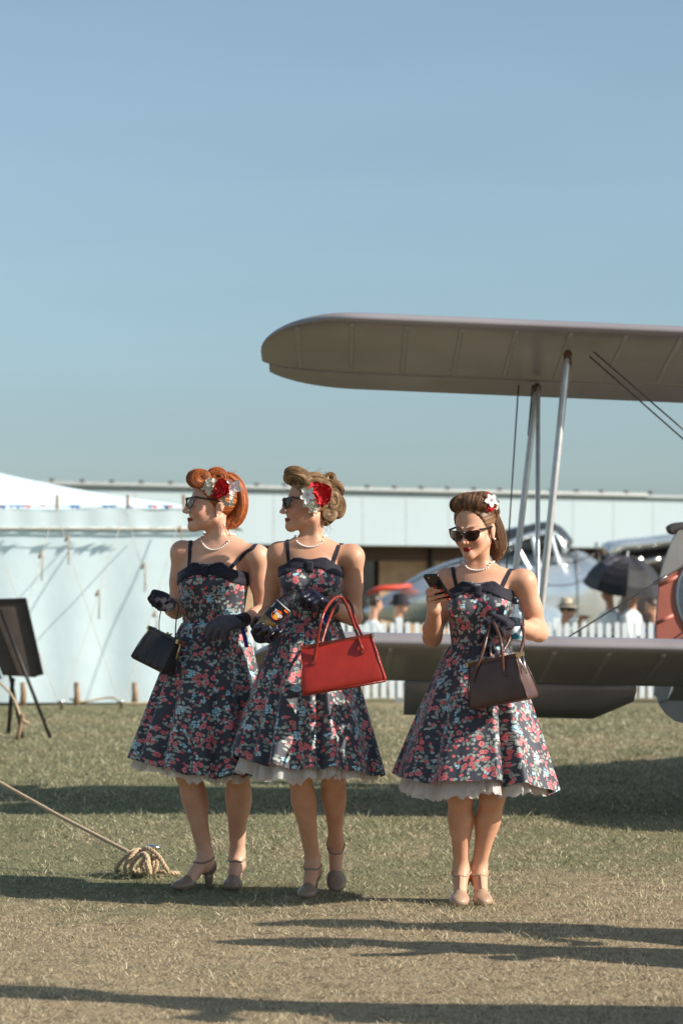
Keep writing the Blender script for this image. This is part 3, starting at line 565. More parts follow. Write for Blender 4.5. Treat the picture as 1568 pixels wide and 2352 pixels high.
# ------------------------------------------------------------------ polished aircraft beyond the fence
sv = empty('silver_aircraft', (3, 44, 0), 'polished silver low-wing aircraft with framed canopy beyond the picket fence', 'aircraft'); DS = 44
st = [(836, 1400, 1416, .05), (870, 1378, 1424, .18), (920, 1350, 1432, .30), (985, 1312, 1440, .42), (1060, 1283, 1448, .52), (1140, 1270, 1458, .58), (1220, 1268, 1468, .60), (1310, 1262, 1474, .60), (1370, 1246, 1400, .56), (1385, 1241, 1372, .55)]
P = crom([W(x, (a+b)/2, DS) for x, a, b, w in st], 44); q = crom([(w, (b-a)/2*DS/FPX) for x, a, b, w in st], 44)
fu_ = MB().add(*tube(P, [tuple(v) for v in q], 28, ref=(0, 1, 0))).out('fuselage', M['alu'], sv)
for k in (9, 14, 19, 24, 29, 34, 38):
    ring = [P[k]+np.array([0, 1., 0])*q[k][0]*1.004*math.cos(a)+np.array([0, 0, 1.])*q[k][1]*1.004*math.sin(a) for a in np.linspace(0, 2*math.pi, 41)]; MB().add(*tube(ring, [.012]*41, 5, cap=False)).out('panel_seam', M['wire'], fu_)
for k in (0, 1): MB().add(*tube([P[i]+np.array([0, -q[i][0]*math.cos(.55*k+.25)*1.003, q[i][1]*math.sin(.55*k+.25)*1.003]) for i in range(8, 38)], [.010]*30, 5)).out('panel_seam', M['wire'], fu_)
MB().add(*tube([P[i]+np.array([0, -q[i][0]*.35, q[i][1]*.945]) for i in range(10, 22)], [(.10, .012)]*12, 8, ref=(0, 1, 0))).out('reflection_stripe', M['dark_glass'], fu_)  # blue-grey reflection along the polished upper side, built as a dark strip
P = crom([W(1390, 1268, DS), W(1420, 1256, DS), W(1480, 1250, DS), W(1560, 1240, DS), W(1640, 1236, DS)], 16); MB().add(*tube(P, [(.5, .16)]*3+[(.52, .13)]*13, 20, ref=(0, 1, 0))).out('engine_cowl', M['alu'], sv)
P = [W(1380, 1312, DS), W(1480, 1296, DS), W(1600, 1290, DS)]; MB().add(*tube(P, [(.38, .28)]*3, 16, ref=(0, 1, 0))).out('engine', M['black_paint'], sv)
for x in (1400, 1440, 1480): MB().rod(W(x, 1292, DS-.42), W(x+34, 1284, DS-.45), .06).out('exhaust_stub', M['steel'], sv)
MB().add(*tube(crom([W(1120, 1284, DS), W(1165, 1250, DS), W(1215, 1238, DS), W(1262, 1232, DS), W(1296, 1270, DS)], 20), [(.30, .12)]+[(.42, .26)]*18+[(.3, .1)], 20, ref=(0, 1, 0))).out('canopy_glass', M['dark_glass'], sv)
for pth in (((1118, 1288), (1170, 1246), (1262, 1222), (1300, 1268)), ((1118, 1310), (1200, 1310), (1300, 1300)), ((1180, 1244), (1216, 1312)), ((1262, 1224), (1284, 1300)), ((1222, 1234), (1238, 1308))):
    MB().add(*tube(crom([W(x, y, DS-.44) for x, y in pth], 12), [.045]*12, 8)).out('canopy_frame', M['alu'], sv)
MB().add(*tube(crom([W(850, 1362, DS-.5), W(872, 1352, DS-.6), W(905, 1350, DS-.5), (W(935, 1346, DS-.3))], 10), [(.05, .02)]+[(.25, .055)]*8+[(.1, .03)], 12, ref=(0, 1, 0))).out('tail_tip', M['orange_dope'], sv)
MB().add(*tube(crom([W(1210, 1452, DS+.2), W(1180, 1440, DS-2), W(1150, 1432, DS-4.5)], 14), [(.9, .13)]*6+[(.8, .10)]*6+[(.6, .07), (.2, .03)], 16, ref=(1, 0, 0))).out('wing', M['alu'], sv)
for x in (1225, 1330): w_ = W(x, 1384, DS-1.0); MB().add(*revolve([(-.1, .15), (-.08, .36), (.08, .36), (.1, .15)], (w_[0], w_[1], .36), (0, 1, 0), 22)).out('wheel', M['rubber'], sv); MB().rod((w_[0], w_[1], .36), (w_[0], w_[1]+.6, .95), .06).out('undercarriage_leg', M['alu'], sv)

# ------------------------------------------------------------------ black board on an easel
ea = empty('easel_board', (-2.8, 21.4, 0), 'dark board on an easel with splayed legs in front of the white marquee', 'easel'); DE = 21.4
panel('board', [(59, 1374), (99, 1549), (80, 1556), (7, 1551), (-62, 1378)], M['board'], DE, .012, ea)
for k, poly in enumerate(((((-66, 1372), (-58, 1370), (4, 1558), (-3, 1560))), ((57, 1372), (61, 1374), (101, 1549), (97, 1551)), ((-62, 1377), (59, 1373), (60, 1379), (-61, 1383)))): panel('board_frame', list(poly), M['black_paint'], DE-.02, .02, ea)
g0 = lambda x, d: np.array([(x-784)*d/FPX, d, 0])
for a, b in ((W(2, 1400, DE-.05), g0(117, DE-.05)), (W(-8, 1390, DE+.1), g0(52, DE+.1)), (W(30, 1560, DE+.02), g0(20, DE+.75))): MB().add(*tube([a, b], [(.016, .022)]*2, 6)).out('leg', M['black_paint'], ea)
pg = empty('wooden_peg', tuple(g0(42, 21.0)), 'thin leaning wooden peg with rope by the easel legs', 'peg'); MB().add(*tube(crom([g0(40, 21.0), W(52, 1650, 21.0), W(50, 1640, 21)], 6), [.02]*5+[.016], 8)).out('peg', M['wood'], pg)
MB().add(*tube(crom([W(-30, 1540, 21.3), W(26, 1595, 21.1), W(50, 1648, 21.0), W(68, 1662, 21.0)], 16), [.012]*16, 6)).out('rope', M['rope'], pg)

# ------------------------------------------------------------------ spectators beyond the fence
def seated(label, x, yh, d, face, shirt, hair, hat=None, glasses=False, lean=0.0, raise_hand=False):
    h = W(x, yh, d); fz = R(face); f = np.array([-math.sin(fz), -math.cos(fz), 0]); l = np.array([math.cos(fz), -math.sin(fz), 0]); z = np.array([0, 0, 1.]); s0 = np.array([h[0], h[1], 0])-f*.05
    hz = h[2]; sh = s0+z*(hz-.30)+f*lean*.2; hip = s0+z*(hz-.72)-f*.02; root = empty('person', (h[0], d, 0), label, 'person', 'spectators beyond the fence')
    HM = (l, f, z); t_ = [(ell(sh-z*.12, (.17, .11, .22), HM), .05), (ell(hip+z*.12, (.16, .12, .2), HM), .05)]; pr = [(ell(h+z*.035-f*.01, (.073, .092, .09), HM), .02), (ell(h+f*.03-z*.03, (.055, .06, .075), HM), .02), (rc(h+f*.085, h+f*.105-z*.03, .008, .011), .01), (rc(h-z*.05-f*.02, sh, .052, .055), .03)]
    for s in (-1, 1):
        S = sh+l*s*.17-z*.02; kn = hip+f*.42+l*s*.11; E_ = S-z*.26+f*.06+l*s*.04; Wr = E_+f*.2-z*.02-l*s*.08
        if raise_hand and s == 1: Wr = h+f*.16+l*.14-z*.09
        t_ += [(rc(S, E_, .055, .046), .05)]; pr += [(rc(E_, Wr, .038, .028), .02), (ell(Wr+f*.05, (.035, .06, .03), HM), .02)] + [(rc(Wr+f*.06+l*q, Wr+f*.13+l*q*1.3+z*.01, .009, .007), .004) for q in (-.025, -.008, .009, .026)]
        pr += [(rc(hip+l*s*.09, kn, .085, .06), .04), (rc(kn, np.array([kn[0], kn[1], .08])-f*.03, .055, .036), .03), (rc(np.array([kn[0], kn[1], .045])-f*.04, np.array([kn[0], kn[1], .035])+f*.13, .04, .03), .02)]
        pr += [(ell(h+l*s*.075-f*.01-z*.005, (.008, .017, .03), HM), .006)]
    pr += t_; fd = Field(*bounds([p[0] for p in pr], .03), .010)
    for p, k in pr: fd.add(p, k)
    V, F = fd.surf(); zero = np.zeros(len(V)); mesh_obj('body', V, F, M['skinbg'], root, attrs={'lip': zero, 'nail': zero, 'blush': zero})
    sf = Field(*bounds([p[0] for p in t_], .04), .010)
    for p, k in t_: sf.add(p, k)
    sf.D -= .014; V, F = sf.surf(); mesh_obj('shirt', V, F, M[shirt], root)
    lp = [p for p in pr if p[0][1][2] < hz-.6 and p[0][2][2] < hz-.45 and p not in t_]; lf_ = Field(*bounds([p[0] for p in lp]+[t_[1][0]], .04), .010)
    for p, k in lp: lf_.add(p, k)
    lf_.D -= .010; V, F = lf_.surf(); mesh_obj('trousers', V, F, M['trouser'], root)
    hf = Field(*bounds([ell(h+z*.04, (.1, .11, .11))], .02), .009); hf.add(ell(h+z*.045-f*.014, (.080, .099, .094), HM), 0)
    hf.clip(lambda X, Y, Z: np.maximum((X-h[0])*f[0]+(Y-h[1])*f[1]-(.02+.8*(Z-h[2]-.03)), -(Z-h[2]+.05))); V, F = hf.surf(); mesh_obj('hair', V, F, M[hair], root, uv=V[:, :2])
    if hat: MB().add(*revolve([(.045, .165), (.05, .165), (.062, .10), (.075, .095), (.145, .085), (.165, .06), (.168, .01)] if hat == 'hat_straw' else [(.005, .150), (.01, .150), (.05, .105), (.13, .092), (.15, .07), (.152, .01)], h-f*.005, (0, 0, 1), 26)).out('hat', M[hat], root)
    if hat == 'hat_straw': MB().add(*revolve([(.064, .101), (.085, .097)], h-f*.005, (0, 0, 1), 26)).out('hat_band', M['hat_black'], root)
    if glasses: MB().add(*tube(crom([h+l*.08-f*.0+z*.01, h+l*.05+f*.09+z*.01, h+f*.10+z*.01, h-l*.05+f*.09+z*.01, h-l*.08+z*.01], 15), [(.006, .02)]*15, 8, ref=f)).out('sunglasses', M['frame'], root)
    st_ = empty('stool', tuple(hip*[1, 1, 0]), 'low seat under '+label, 'stool', 'seats beyond the fence')
    MB().box(hip*[1, 1, 0]+z*(hz-.83), l*.2, f*.2, z*.02).out('seat', M['wood'], st_, False)
    for a in (-1, 1):
        for b in (-1, 1): MB().rod(hip*[1, 1, 0]+l*.17*a+f*.17*b, hip*[1, 1, 0]+l*.15*a+f*.15*b+z*(hz-.84), .015).out('leg', M['strut'], st_)
    return root
seated('bare-headed spectator in a white shirt left of the black bucket hat', 862, 1388, 31.0, -120, 'shirt_white', 'hairbg')
seated('spectator in a black bucket hat beyond the white fence', 919, 1390, 31.2, -70, 'shirt_black', 'hairbg', 'hat_black')
seated('spectator in a straw hat and sunglasses beyond the fence', 1302, 1402, 31.0, -80, 'grey_cloth', 'hairbg', 'hat_straw', True, raise_hand=True)
seated('white-shirted spectator at left under the black umbrella', 1395, 1362, 31.6, 60, 'shirt_white', 'hairbg')
seated('white-shirted spectator at right under the black umbrella', 1456, 1362, 31.4, -60, 'shirt_white', 'hairbg')
seated('spectator in blue beside the red rudder', 1494, 1396, 32.2, 70, 'shirt_blue', 'hairbg')
um = empty('umbrella', tuple(W(1425, 1430, 31.1)*[1, 1, 0]), 'open black umbrella sheltering spectators beyond the fence', 'umbrella')
tp = W(1440, 1276, 31.1); ax = nz((.12, -.25, 1)); e1 = nz(np.cross(ax, (0, 1, 0))); e2 = np.cross(ax, e1); RU = .52; V = [tp]; F = []
for k in range(8):
    for i in range(1, 7):
        t = i/6
        for s in range(5):
            a = (k+s/5)*math.pi/4; rr_ = RU*math.sin(t*1.25)/math.sin(1.25)*(1-.07*math.sin(math.pi*s/5)*t); V.append(tp+(e1*math.cos(a)+e2*math.sin(a))*rr_-ax*(.42*t*t+.02*math.sin(math.pi*s/5)))
idx = lambda i, q: 1+((q//5) % 8)*30+(i-1)*5+q % 5
for q in range(40):
    F.append((0, idx(1, q), idx(1, (q+1) % 40)))
    for i in range(1, 6): F.append((idx(i, q), idx(i+1, q), idx(i+1, (q+1) % 40), idx(i, (q+1) % 40)))
mesh_obj('canopy', V, F, M['umbrella'], um, False)
MB().rod(tp-ax*.95, tp+ax*.06, .008).out('shaft', M['steel'], um); MB().add(*tube(crom([tp-ax*.95, tp-ax*1.0, tp-ax*1.02+e1*.03, tp-ax*.98+e1*.05], 10), [.014]*10, 8)).out('handle', M['wood'], um)
for k in range(8): a = k*math.pi/4; MB().rod(tp-ax*.02, tp+(e1*math.cos(a)+e2*math.sin(a))*RU-ax*.425, .004, 5).out('rib', M['steel'], um)

# ------------------------------------------------------------------ coiled guy rope in front
def twisted(path, r, pitch=.045, n=None, strands=3):
    P = np.asarray(path); seg = np.linalg.norm(np.diff(P, axis=0), axis=1); S = np.concatenate([[0], np.cumsum(seg)]); n = n or int(S[-1]/.006); s = np.linspace(0, S[-1], n); C = np.stack([np.interp(s, S, P[:, i]) for i in range(3)], 1); T = np.gradient(C, axis=0); T /= np.linalg.norm(T, axis=1)[:, None]; mb = MB()
    A = np.array([0, 0, 1.]) if abs(T[0][2]) < .8 else np.array([1., 0, 0]); As = []
    for t in T: A = A-t*A.dot(t); A = A/np.linalg.norm(A); As.append(A)
    As = np.array(As); Bs = np.cross(T, As)
    for k in range(strands):
        a = s/pitch*2*np.pi+k*2*np.pi/strands; mb.add(*tube(C+As*(np.cos(a)*r*.52)[:, None]+Bs*(np.sin(a)*r*.52)[:, None], [r*.56]*n, 6))
    return mb
rop = empty('rope', tuple(W(325, 1384, 10.6)*[1, 1, 0]), 'pale twisted rope running taut to a loose coil on the grass at left', 'rope')
A_, B_ = W(296, 1957, 10.62), W(0, 1797, 11.5); far = B_+(B_-A_)*2.6
twisted([A_, (A_+B_)/2-[0, 0, .006], B_, far], .0088, n=900).out('taut_length', M['rope'], rop)
tw = lambda pts, r=.0098, n=None: twisted(crom([W(*p) for p in pts], 40), r, n=n)
coils = [((272, 2003, 10.70), (268, 1992, 10.62), (290, 1968, 10.60), (309, 1953, 10.64), (312, 1960, 10.74), (290, 1990, 10.78)), ((288, 2005, 10.66), (290, 1985, 10.58), (305, 1962, 10.58), (319, 1952, 10.62), (322, 1962, 10.72), (300, 1998, 10.76)), ((312, 2008, 10.60), (302, 1992, 10.54), (308, 1978, 10.53), (326, 1962, 10.55), (335, 1966, 10.62), (322, 1990, 10.68), (316, 2004, 10.64)),
         ((330, 1960, 10.54), (336, 1966, 10.50), (342, 1985, 10.49), (345, 2000, 10.52), (336, 2006, 10.56), (330, 1990, 10.54)), ((334, 1964, 10.52), (340, 1975, 10.50), (339, 1992, 10.49), (344, 2006, 10.52)), ((322, 1962, 10.62), (332, 1949, 10.60), (348, 1952, 10.58), (366, 1968, 10.56), (378, 1988, 10.56), (385, 1999, 10.58)),
         ((352, 1966, 10.60), (361, 1976, 10.56), (358, 1995, 10.55), (346, 2007, 10.57), (318, 2010, 10.6), (285, 2007, 10.64), (268, 1998, 10.68)), ((340, 1970, 10.70), (352, 1978, 10.66), (356, 1998, 10.62), (372, 2003, 10.6), (395, 2005, 10.6), (412, 2006, 10.62)), ((330, 1965, 10.53), (337, 1980, 10.485), (341, 1998, 10.49))]
for k, c in enumerate(coils): tw(c, .0098 if k != 4 else .013).out('coil', M['rope'], rop)
MB().add(*revolve([(-.08, .012), (.115, .012), (.118, .030), (.126, .034), (.132, .028), (.134, .005)], W(345, 1384, 10.66)*[1, 1, 0], (.14, .02, 1), 18)).out('steel_peg', M['steel'], rop)
pl = empty('tent_pole', tuple(far*[1, 1, 0]), 'wooden pole that the taut rope at left runs up to', 'pole'); MB().add(*tube([far*[1, 1, 0], far*[1, 1, 0]+[0, 0, far[2]+.15]], [.04, .034], 12)).out('shaft', M['wood'], pl); MB().add(*revolve([(0, .03), (.02, .045), (.06, .02)], far+[0, 0, .15], (0, 0, 1), 12)).out('cap', M['steel'], pl)
# ------------------------------------------------------------------ people
def hand_prims(wr, F, N, side, curls, thumb, sc=1.0, spread=1.0, grow=0.0):
    "palm and five fingers; F towards the fingers, N the way the palm faces, side = +1/-1 for the thumb side"
    F = nz(F); N = np.asarray(N, float); N = nz(N-F*N.dot(F)); T = side*np.cross(F, N); out = []; tips = []
    off = [.031, .0105, -.011, -.031]; kl = [.086, .090, .085, .076]
    ln = [(.041, .025, .020), (.046, .029, .021), (.042, .027, .021), (.033, .021, .018)]
    for i in range(4):
        K = wr+F*kl[i]*sc+T*off[i]*sc; out.append((rc(wr+T*off[i]*.55*sc+F*.012, K, .0165*sc+grow, .0128*sc+grow), .014))
        p = K; a = 0; fw = nz(F+T*off[i]*2.0*spread)
        for j in range(3):
            a += R(curls[i][j]); q = p+(fw*math.cos(a)+N*math.sin(a))*ln[i][j]*sc
            out.append((rc(p, q, (.0102-.0011*j)*sc+grow, (.0092-.0011*j)*sc+grow), .004)); p = q
        tips.append((p, nz(fw*math.cos(a)+N*math.sin(a)), nz(-fw*math.sin(a)+N*math.cos(a))))
    p = wr+F*.022*sc+T*.020*sc+N*.006; r = [.0165, .0125, .0105, .0085]
    for j, (t, l) in enumerate(zip(thumb, (.040, .032, .026))):
        q = p+nz(F*t[0]+T*t[1]+N*t[2])*l*sc; out.append((rc(p, q, r[j]*sc+grow, r[j+1]*sc+grow), .008 if j == 0 else .004)); p = q
    return out, tips
def chain_prims(ch, r0, r1, d=None):
    out = []
    for i in range(len(ch)-1):
        a, b = r0+(r1-r0)*i/(len(ch)-1), r0+(r1-r0)*(i+1)/(len(ch)-1); out.append((rc(ch[i], ch[i+1], a, b), .004))
    return out
def sample(fd, p):
    g = (np.asarray(p)-fd.lo)/fd.h; i = np.clip(g.astype(int), 0, fd.n-2); f = g-i; s = 0
    for a in (0, 1):
        for b in (0, 1):
            for c in (0, 1): s += fd.D[i[0]+a, i[1]+b, i[2]+c]*(f[0] if a else 1-f[0])*(f[1] if b else 1-f[1])*(f[2] if c else 1-f[2])
    return s
def project(fd, p, off=.003, it=6):
    p = np.array(p, float); e = fd.h
    for _ in range(it):
        d = sample(fd, p)-off; g = np.array([sample(fd, p+np.eye(3)[i]*e)-sample(fd, p-np.eye(3)[i]*e) for i in range(3)])
        n = np.linalg.norm(g)
        if n < 1e-6: break
        p = p-g/n*np.clip(d, -.02, .02)
    return p

def yproj(fd, p, off):
    p = np.array(p, float)
    for _ in range(12): p[1] += np.clip(sample(fd, p)-off, -.02, .02)
    return p

def petal(mb, c, n, dr, L, wd, cup=.3, ruf=0.0, tip=.6, seed=0, g=(5, 6)):
    n, dr = nz(n), nz(np.asarray(dr)-nz(n)*np.dot(dr, nz(n))); sd_ = np.cross(n, dr); V = []; F = []; rg = random.Random(seed)
    a, b = g; ph = rg.uniform(0, 6)
    for i in range(b):
        t = i/(b-1); w = wd*(.18+.82*math.sin(math.pi*.5*min(1, t/tip))) if t < tip else wd*math.sqrt(max(.03, 1-((t-tip)/(1.001-tip))**2))
        for j in range(a):
            s = j/(a-1)*2-1
            V.append(c+dr*L*t*(1-.06*s*s)+sd_*w*s*.5+n*(cup*L*(t*t)+.18*wd*s*s*t+ruf*L*math.sin(ph+s*3.2+t*4)*t))
    for i in range(b-1):
        for j in range(a-1): k = i*a+j; F.append((k, k+1, k+a+1, k+a))
    mb.add(np.array(V), F)
def flower(kind, c, n, size, parent, seed=0):
    rg = random.Random(seed); n = nz(n); a0 = np.cross(n, (0, 0, 1.)); a0 = nz(a0); b0 = np.cross(n, a0); c = np.asarray(c, float)
    dirv = lambda a: a0*math.cos(a)+b0*math.sin(a)
    if kind == 'orchid':
        for i in range(5):
            mb = MB(); a = i*2*math.pi/5+rg.uniform(-.15, .15)+.3; petal(mb, c+n*.004, n, dirv(a), size*rg.uniform(.9, 1.1), size*.62, .12, .04, .55, seed+i, (5, 8)); mb.out('petal', M['white_petal'], parent)
        mb = MB()
        for i in range(9): mb.add(*revolve([(0, .0004), (.003, .0016), (.008, .001), (.0085, .0002)], c+dirv(i*.7)*size*.1*(i % 3), n+dirv(i*.7)*.5, 6))
        mb.out('stamen', M['speck'], parent)
    elif kind == 'rose':
        for ring, (k, rr, tilt) in enumerate(((7, 1.0, .1), (6, .78, .40), (5, .55, .75), (4, .32, 1.1))):
            for i in range(k):
                mb = MB(); a = i*2*math.pi/k+ring*.5+rg.uniform(-.2, .2); petal(mb, c+n*size*.12*ring, n, dirv(a), size*rr*rg.uniform(.85, 1.12), size*rr*1.05, tilt*.55, .10, .62, seed+ring*9+i, (6, 8)); mb.out('petal', M['red_petal'], parent)
    else:                                                                   # cluster of small florets
        mb = MB()
        for i in range(13):
            a = rg.uniform(0, 6.28); r = size*math.sqrt(rg.uniform(0, 1))*.85; cc = c+dirv(a)*r+n*(size*.35*(1-(r/size)**2)); nn = nz(n+dirv(a)*r/size*.7)
            for q in range(4): petal(mb, cc, nn, dirv(q*1.57+a*2), size*.44, size*.40, .12, .08, .6, seed+i*4+q, (4, 6))
        mb.out('floret_cluster', M['cream_petal'], parent)

def strand(P, r, k):
    V, F, U = tube(P, np.concatenate([[r*.5], np.full(len(P)-2, r), [r*.3]]), 3); U = np.stack([np.full(len(V), k*3.1), U[:, 1]], 1); return V, F, U
def roll_profile(hl_, hq):
    if hq < 0: return [(hl_*math.sin(a), max(.05, math.cos(a)**.62)) for a in np.linspace(-1.5, 1.5, 31)]
    cap_ = [(hl_*(.90+.10*math.cos(q*1.55)-hq*1.1*math.exp(-(q/.30)**2)), q) for q in np.linspace(.06, .94, 15)]
    return [(-a, b) for a, b in cap_]+[(hl_*q, 1+.012*math.sin(q*14)-.06*abs(q)**3) for q in np.linspace(-.88, .88, 21)]+cap_[::-1]
def strands(r, H, W, l, f, u, hs_, seed, smb):
    rg = np.random.default_rng(seed*7+1)
    if r[0] == 'roll':
        _, c, hl_, (ra, rb) = r[:4]; k = r[4] if len(r) > 4 else (1, 0, 0); T = nz(l*k[0]+f*k[1]+u*k[2]); A = nz(u-T*u.dot(T)); B = np.cross(T, A); O = H(*c)
        pr = np.array(roll_profile(hl_, r[5] if len(r) > 5 else .3))
        for i in range(210):
            s = rg.uniform(1, len(pr)-2); ds = rg.normal(0, 1.3); a = rg.uniform(0, 6.28); da = rg.uniform(1.2, 3.2); o = rg.uniform(.0002, .0014); P = []
            for t in np.linspace(0, 1, 11):
                q = np.clip(s+ds*t, 0, len(pr)-1.001); j = int(q); h, rr = pr[j]+(pr[j+1]-pr[j])*(q-j); g = a+da*t; P.append(O+T*h*hs_*(1+o*8)+A*(math.cos(g)*(rr*rb*hs_+o))+B*(math.sin(g)*(rr*ra*hs_+o)))
            smb.add(*strand(P, .0009, rg.random()))
    else:
        _, pts, rad = r[:3]; C = crom([H(*p) if len(r) < 4 else W(*p) for p in pts], 14); rd = crom(rad, 14); rd[0] *= .75; rd[-1] *= .75; Tn = np.gradient(C, axis=0)
        for i in range(220):
            a = rg.uniform(0, 6.28); da = rg.normal(0, .35); o = rg.uniform(.0002, .0016); i0 = rg.integers(0, 5); i1 = rg.integers(9, 15); P = []
            for j in range(i0, i1):
                t = nz(Tn[j]); A = nz(l-t*l.dot(t)); B = np.cross(t, A); g = a+da*j/14; P.append(C[j]+A*math.cos(g)*(rd[j][0]+o)+B*math.sin(g)*(rd[j][1]+o))
            smb.add(*strand(P, .0008, rg.random()))
def person(Q):
    d0 = Q['d']; sw = d0/FPX; yaw = R(Q['yaw']); cy = Q.get('cy', d0)
    gx = W(Q['rows'][-1][1], 1384, d0)[0]
    root = empty('person', (gx, d0, 0), Q['label'], 'person', 'women in matching floral dresses')
    sk = M[Q['skin']]
    fw = np.array([-math.sin(yaw), -math.cos(yaw), 0]); lf = np.array([math.cos(yaw), -math.sin(yaw), 0])     # facing, her left
    # torso
    rows = [(CAM_H+(1384-y)*sw, (x-784)*sw, cy, hw*sw, ry) for (y, x, hw, ry) in Q['rows']]
    col = column(rows, -yaw); bz = CAM_H+(1384-Q['bust'][0])*sw; bc = np.array([(Q['bust'][1]-784)*sw, cy, bz])
    br = [ell(bc+lf*s*.058+fw*.066, (.060, .058, .056), (lf, fw, (0, 0, 1))) for s in (-1, 1)]
    # head frame
    hy, hp = R(Q['head'][3]), R(Q['head'][4]); hr = R(Q['head'][5]) if len(Q['head']) > 5 else 0
    O = W(*Q['head'][:3]); f0 = np.array([-math.sin(hy), -math.cos(hy), 0]); f = f0*math.cos(hp)+np.array([0, 0, 1])*math.sin(hp); u = np.array([0, 0, 1])*math.cos(hp)-f0*math.sin(hp); l = np.cross(u, f)
    l, u = l*math.cos(hr)+u*math.sin(hr), u*math.cos(hr)-l*math.sin(hr)
    hs_ = Q.get('hs', 1.0); H = lambda x, y, z: O+hs_*(l*x+f*y+u*z); HM = (l, f, u); E = lambda c, r: ell(H(*c), np.array(r)*hs_, HM); RCc = lambda a, b, ra, rb: rc(H(*a), H(*b), ra*hs_, rb*hs_)
    prims = [(col, .02)]+[(b, .025) for b in br]
    prims += [(E((0, -.015, .045), (.072, .092, .083)), .03), (E((0, .026, -.018), (.058, .060, .076)), .03)]
    for s in (-1, 1):
        prims += [(RCc((s*.047, -.002, -.045), (s*.008, .066, -.083), .021, .017), .022), (E((s*.034, .058, -.022), (.024, .024, .026)), .02),
                  (E((s*.0745, -.014, -.006), (.007, .016, .029)), .006), (E((s*.077, -.020, .004), (.004, .016, .022)), .004), (E((s*.076, -.008, -.030), (.005, .008, .009)), .004), (RCc((s*.010, .0895, .030), (s*.042, .078, .030), .0045, .0035), .012)]
    prims += [(E((0, .074, -.083), (.018, .015, .016)), .015), (RCc((0, .086, .016), (0, .106, -.022), .0075, .0085), .012), (E((0, .109, -.025), (.0095, .010, .0085)), .006)]
    prims += [(E((s*.011, .098, -.029), (.0075, .009, .0065)), .005) for s in (-1, 1)]
    prims += [(E((0, .087, -.0530), (.018, .009, .0052)), .005), (E((0, .084, -.0625), (.016, .009, .0062)), .005)]
    nb = np.array([(Q['neck'][0]-784)*sw, cy+Q.get('ndy', .0), CAM_H+(1384-Q['neck'][1])*sw])
    prims += [(rc(H(0, -.022, -.045), nb-np.array([0, 0, .01]), .044*hs_, .047), .022)]
    for s in (-1, 1): prims += [(rc(H(s*.035, -.03, -.04), nb+fw*.045+lf*s*.02-np.array([0, 0, .005]), .015, .012), .02)]           # neck muscles
    # arms
    SH, ar = Q['arms'], Q.get('ar', 1.0)
    J = {}
    for k in ('R', 'L'):
        S, El, Wr = (W(*p) for p in SH[k]); J[k] = (S, El, Wr)
        sg = 1 if k == 'L' else -1
        prims += [(ell(S, np.array([.043, .048, .050])*ar), .03), (rc(S, El, .042*ar, .0375*ar), .03), (rc(nb-np.array([0, 0, .022])+lf*sg*.03, S+np.array([0, 0, .004]), .034, .030), .045), (rc(nb+fw*.035-np.array([0, 0, .035])+lf*sg*.015, S+fw*.02, .014, .016), .03)]
        m = El+(Wr-El)*.3; prims += [(rc(El, m, .037*ar, .039*ar), .02), (rc(m, Wr, .039*ar, .0255*ar), .02), (rc(S-fw*.01, S+(El-S)*.5, .040*ar, .042*ar), .02)]
    # legs and feet
    shoes = []
    for leg in Q['legs']:
        hip, kn = W(*leg['hip']), W(*leg['knee']); hh = .055
        tp = np.array(leg['toe'], float); hd = np.array(leg['dir'], float); hd[2] = 0; hd = nz(hd); pt = R(leg.get('pitch', 0))
        ff = hd*math.cos(pt)-np.array([0, 0, 1])*math.sin(pt); fu = np.array([0, 0, 1])*math.cos(pt)+hd*math.sin(pt); fl = np.cross(fu, ff)
        base = tp-ff*.218; G = lambda x, y, z, base=base, ff=ff, fu=fu, fl=fl: base+fl*x+ff*y+fu*z; FM = (fl, ff, fu)
        an = G(0, .050, hh+.088); lr = Q.get('lr', 1.0)
        mid = kn+(an-kn)*.30; sh = nz(an-kn); bk = -fw
        prims += [(rc(hip, kn, .070*lr, .054*lr), .012), (ell(kn+fw*.004, np.array([.050, .050, .06])*lr), .012), (rc(kn, mid, .047*lr, .046*lr), .012), (rc(mid, an, .046*lr, .029*lr), .012)]
        ax3 = nz(np.cross(sh, lf)); prims += [(ell(mid+bk*.016, np.array([.053, .050, .115])*lr, (nz(np.cross(ax3, sh)), ax3, sh)), .014)]
        fp = [(rc(an, G(0, .038, hh+.035), .0315, .029), .02), (ell(G(0, .032, hh+.032), (.027, .032, .034), FM), .02), (rc(G(0, .062, hh+.055), G(0, .145, .030), .032, .024), .02), (ell(G(0, .160, .023), (.036, .040, .019), FM), .02), (ell(G(0, .188, .018), (.030, .032, .0145), FM), .015)]
        prims += fp; shoes.append((fp, G, FM, base, ff, fu, hh, an))
    bare = Q.get('bare_hand'); tips = []
    if bare: hpz, tips = bare(J); prims += hpz
    lo, hi = bounds([p[0] for p in prims]); fd = Field(lo, hi, .0042)
    for p, k in prims: fd.add(p, k)
    for s in (-1, 1): fd.add(E((s*.031, .098, .010), (.020, .014, .010)), .010, cut=True)
    for s in (-1, 1): fd.add(E((s*.031, .080, .009), (.012, .012, .0095)), .003)
    V, F = fd.surf(smooth=1)
    X = (V-O)@np.array(HM).T/hs_
    def ss(a, b, x): t = np.clip((x-a)/(b-a), 0, 1); return t*t*(3-2*t)
    lip = (1-ss(.8, 1.1, np.sqrt((X[:, 0]/.0205)**2+((X[:, 2]+.0575)/.0100)**2)))*(X[:, 1] > .07)
    bl = np.zeros(len(V))
    for s in (-1, 1): bl = np.maximum(bl, (1-ss(.3, 1.0, np.sqrt(((X[:, 0]-s*.045)/.026)**2+((X[:, 2]+.024)/.026)**2)))*(X[:, 1] > .02))
    nail = np.zeros(len(V)); brow = np.zeros(len(V))
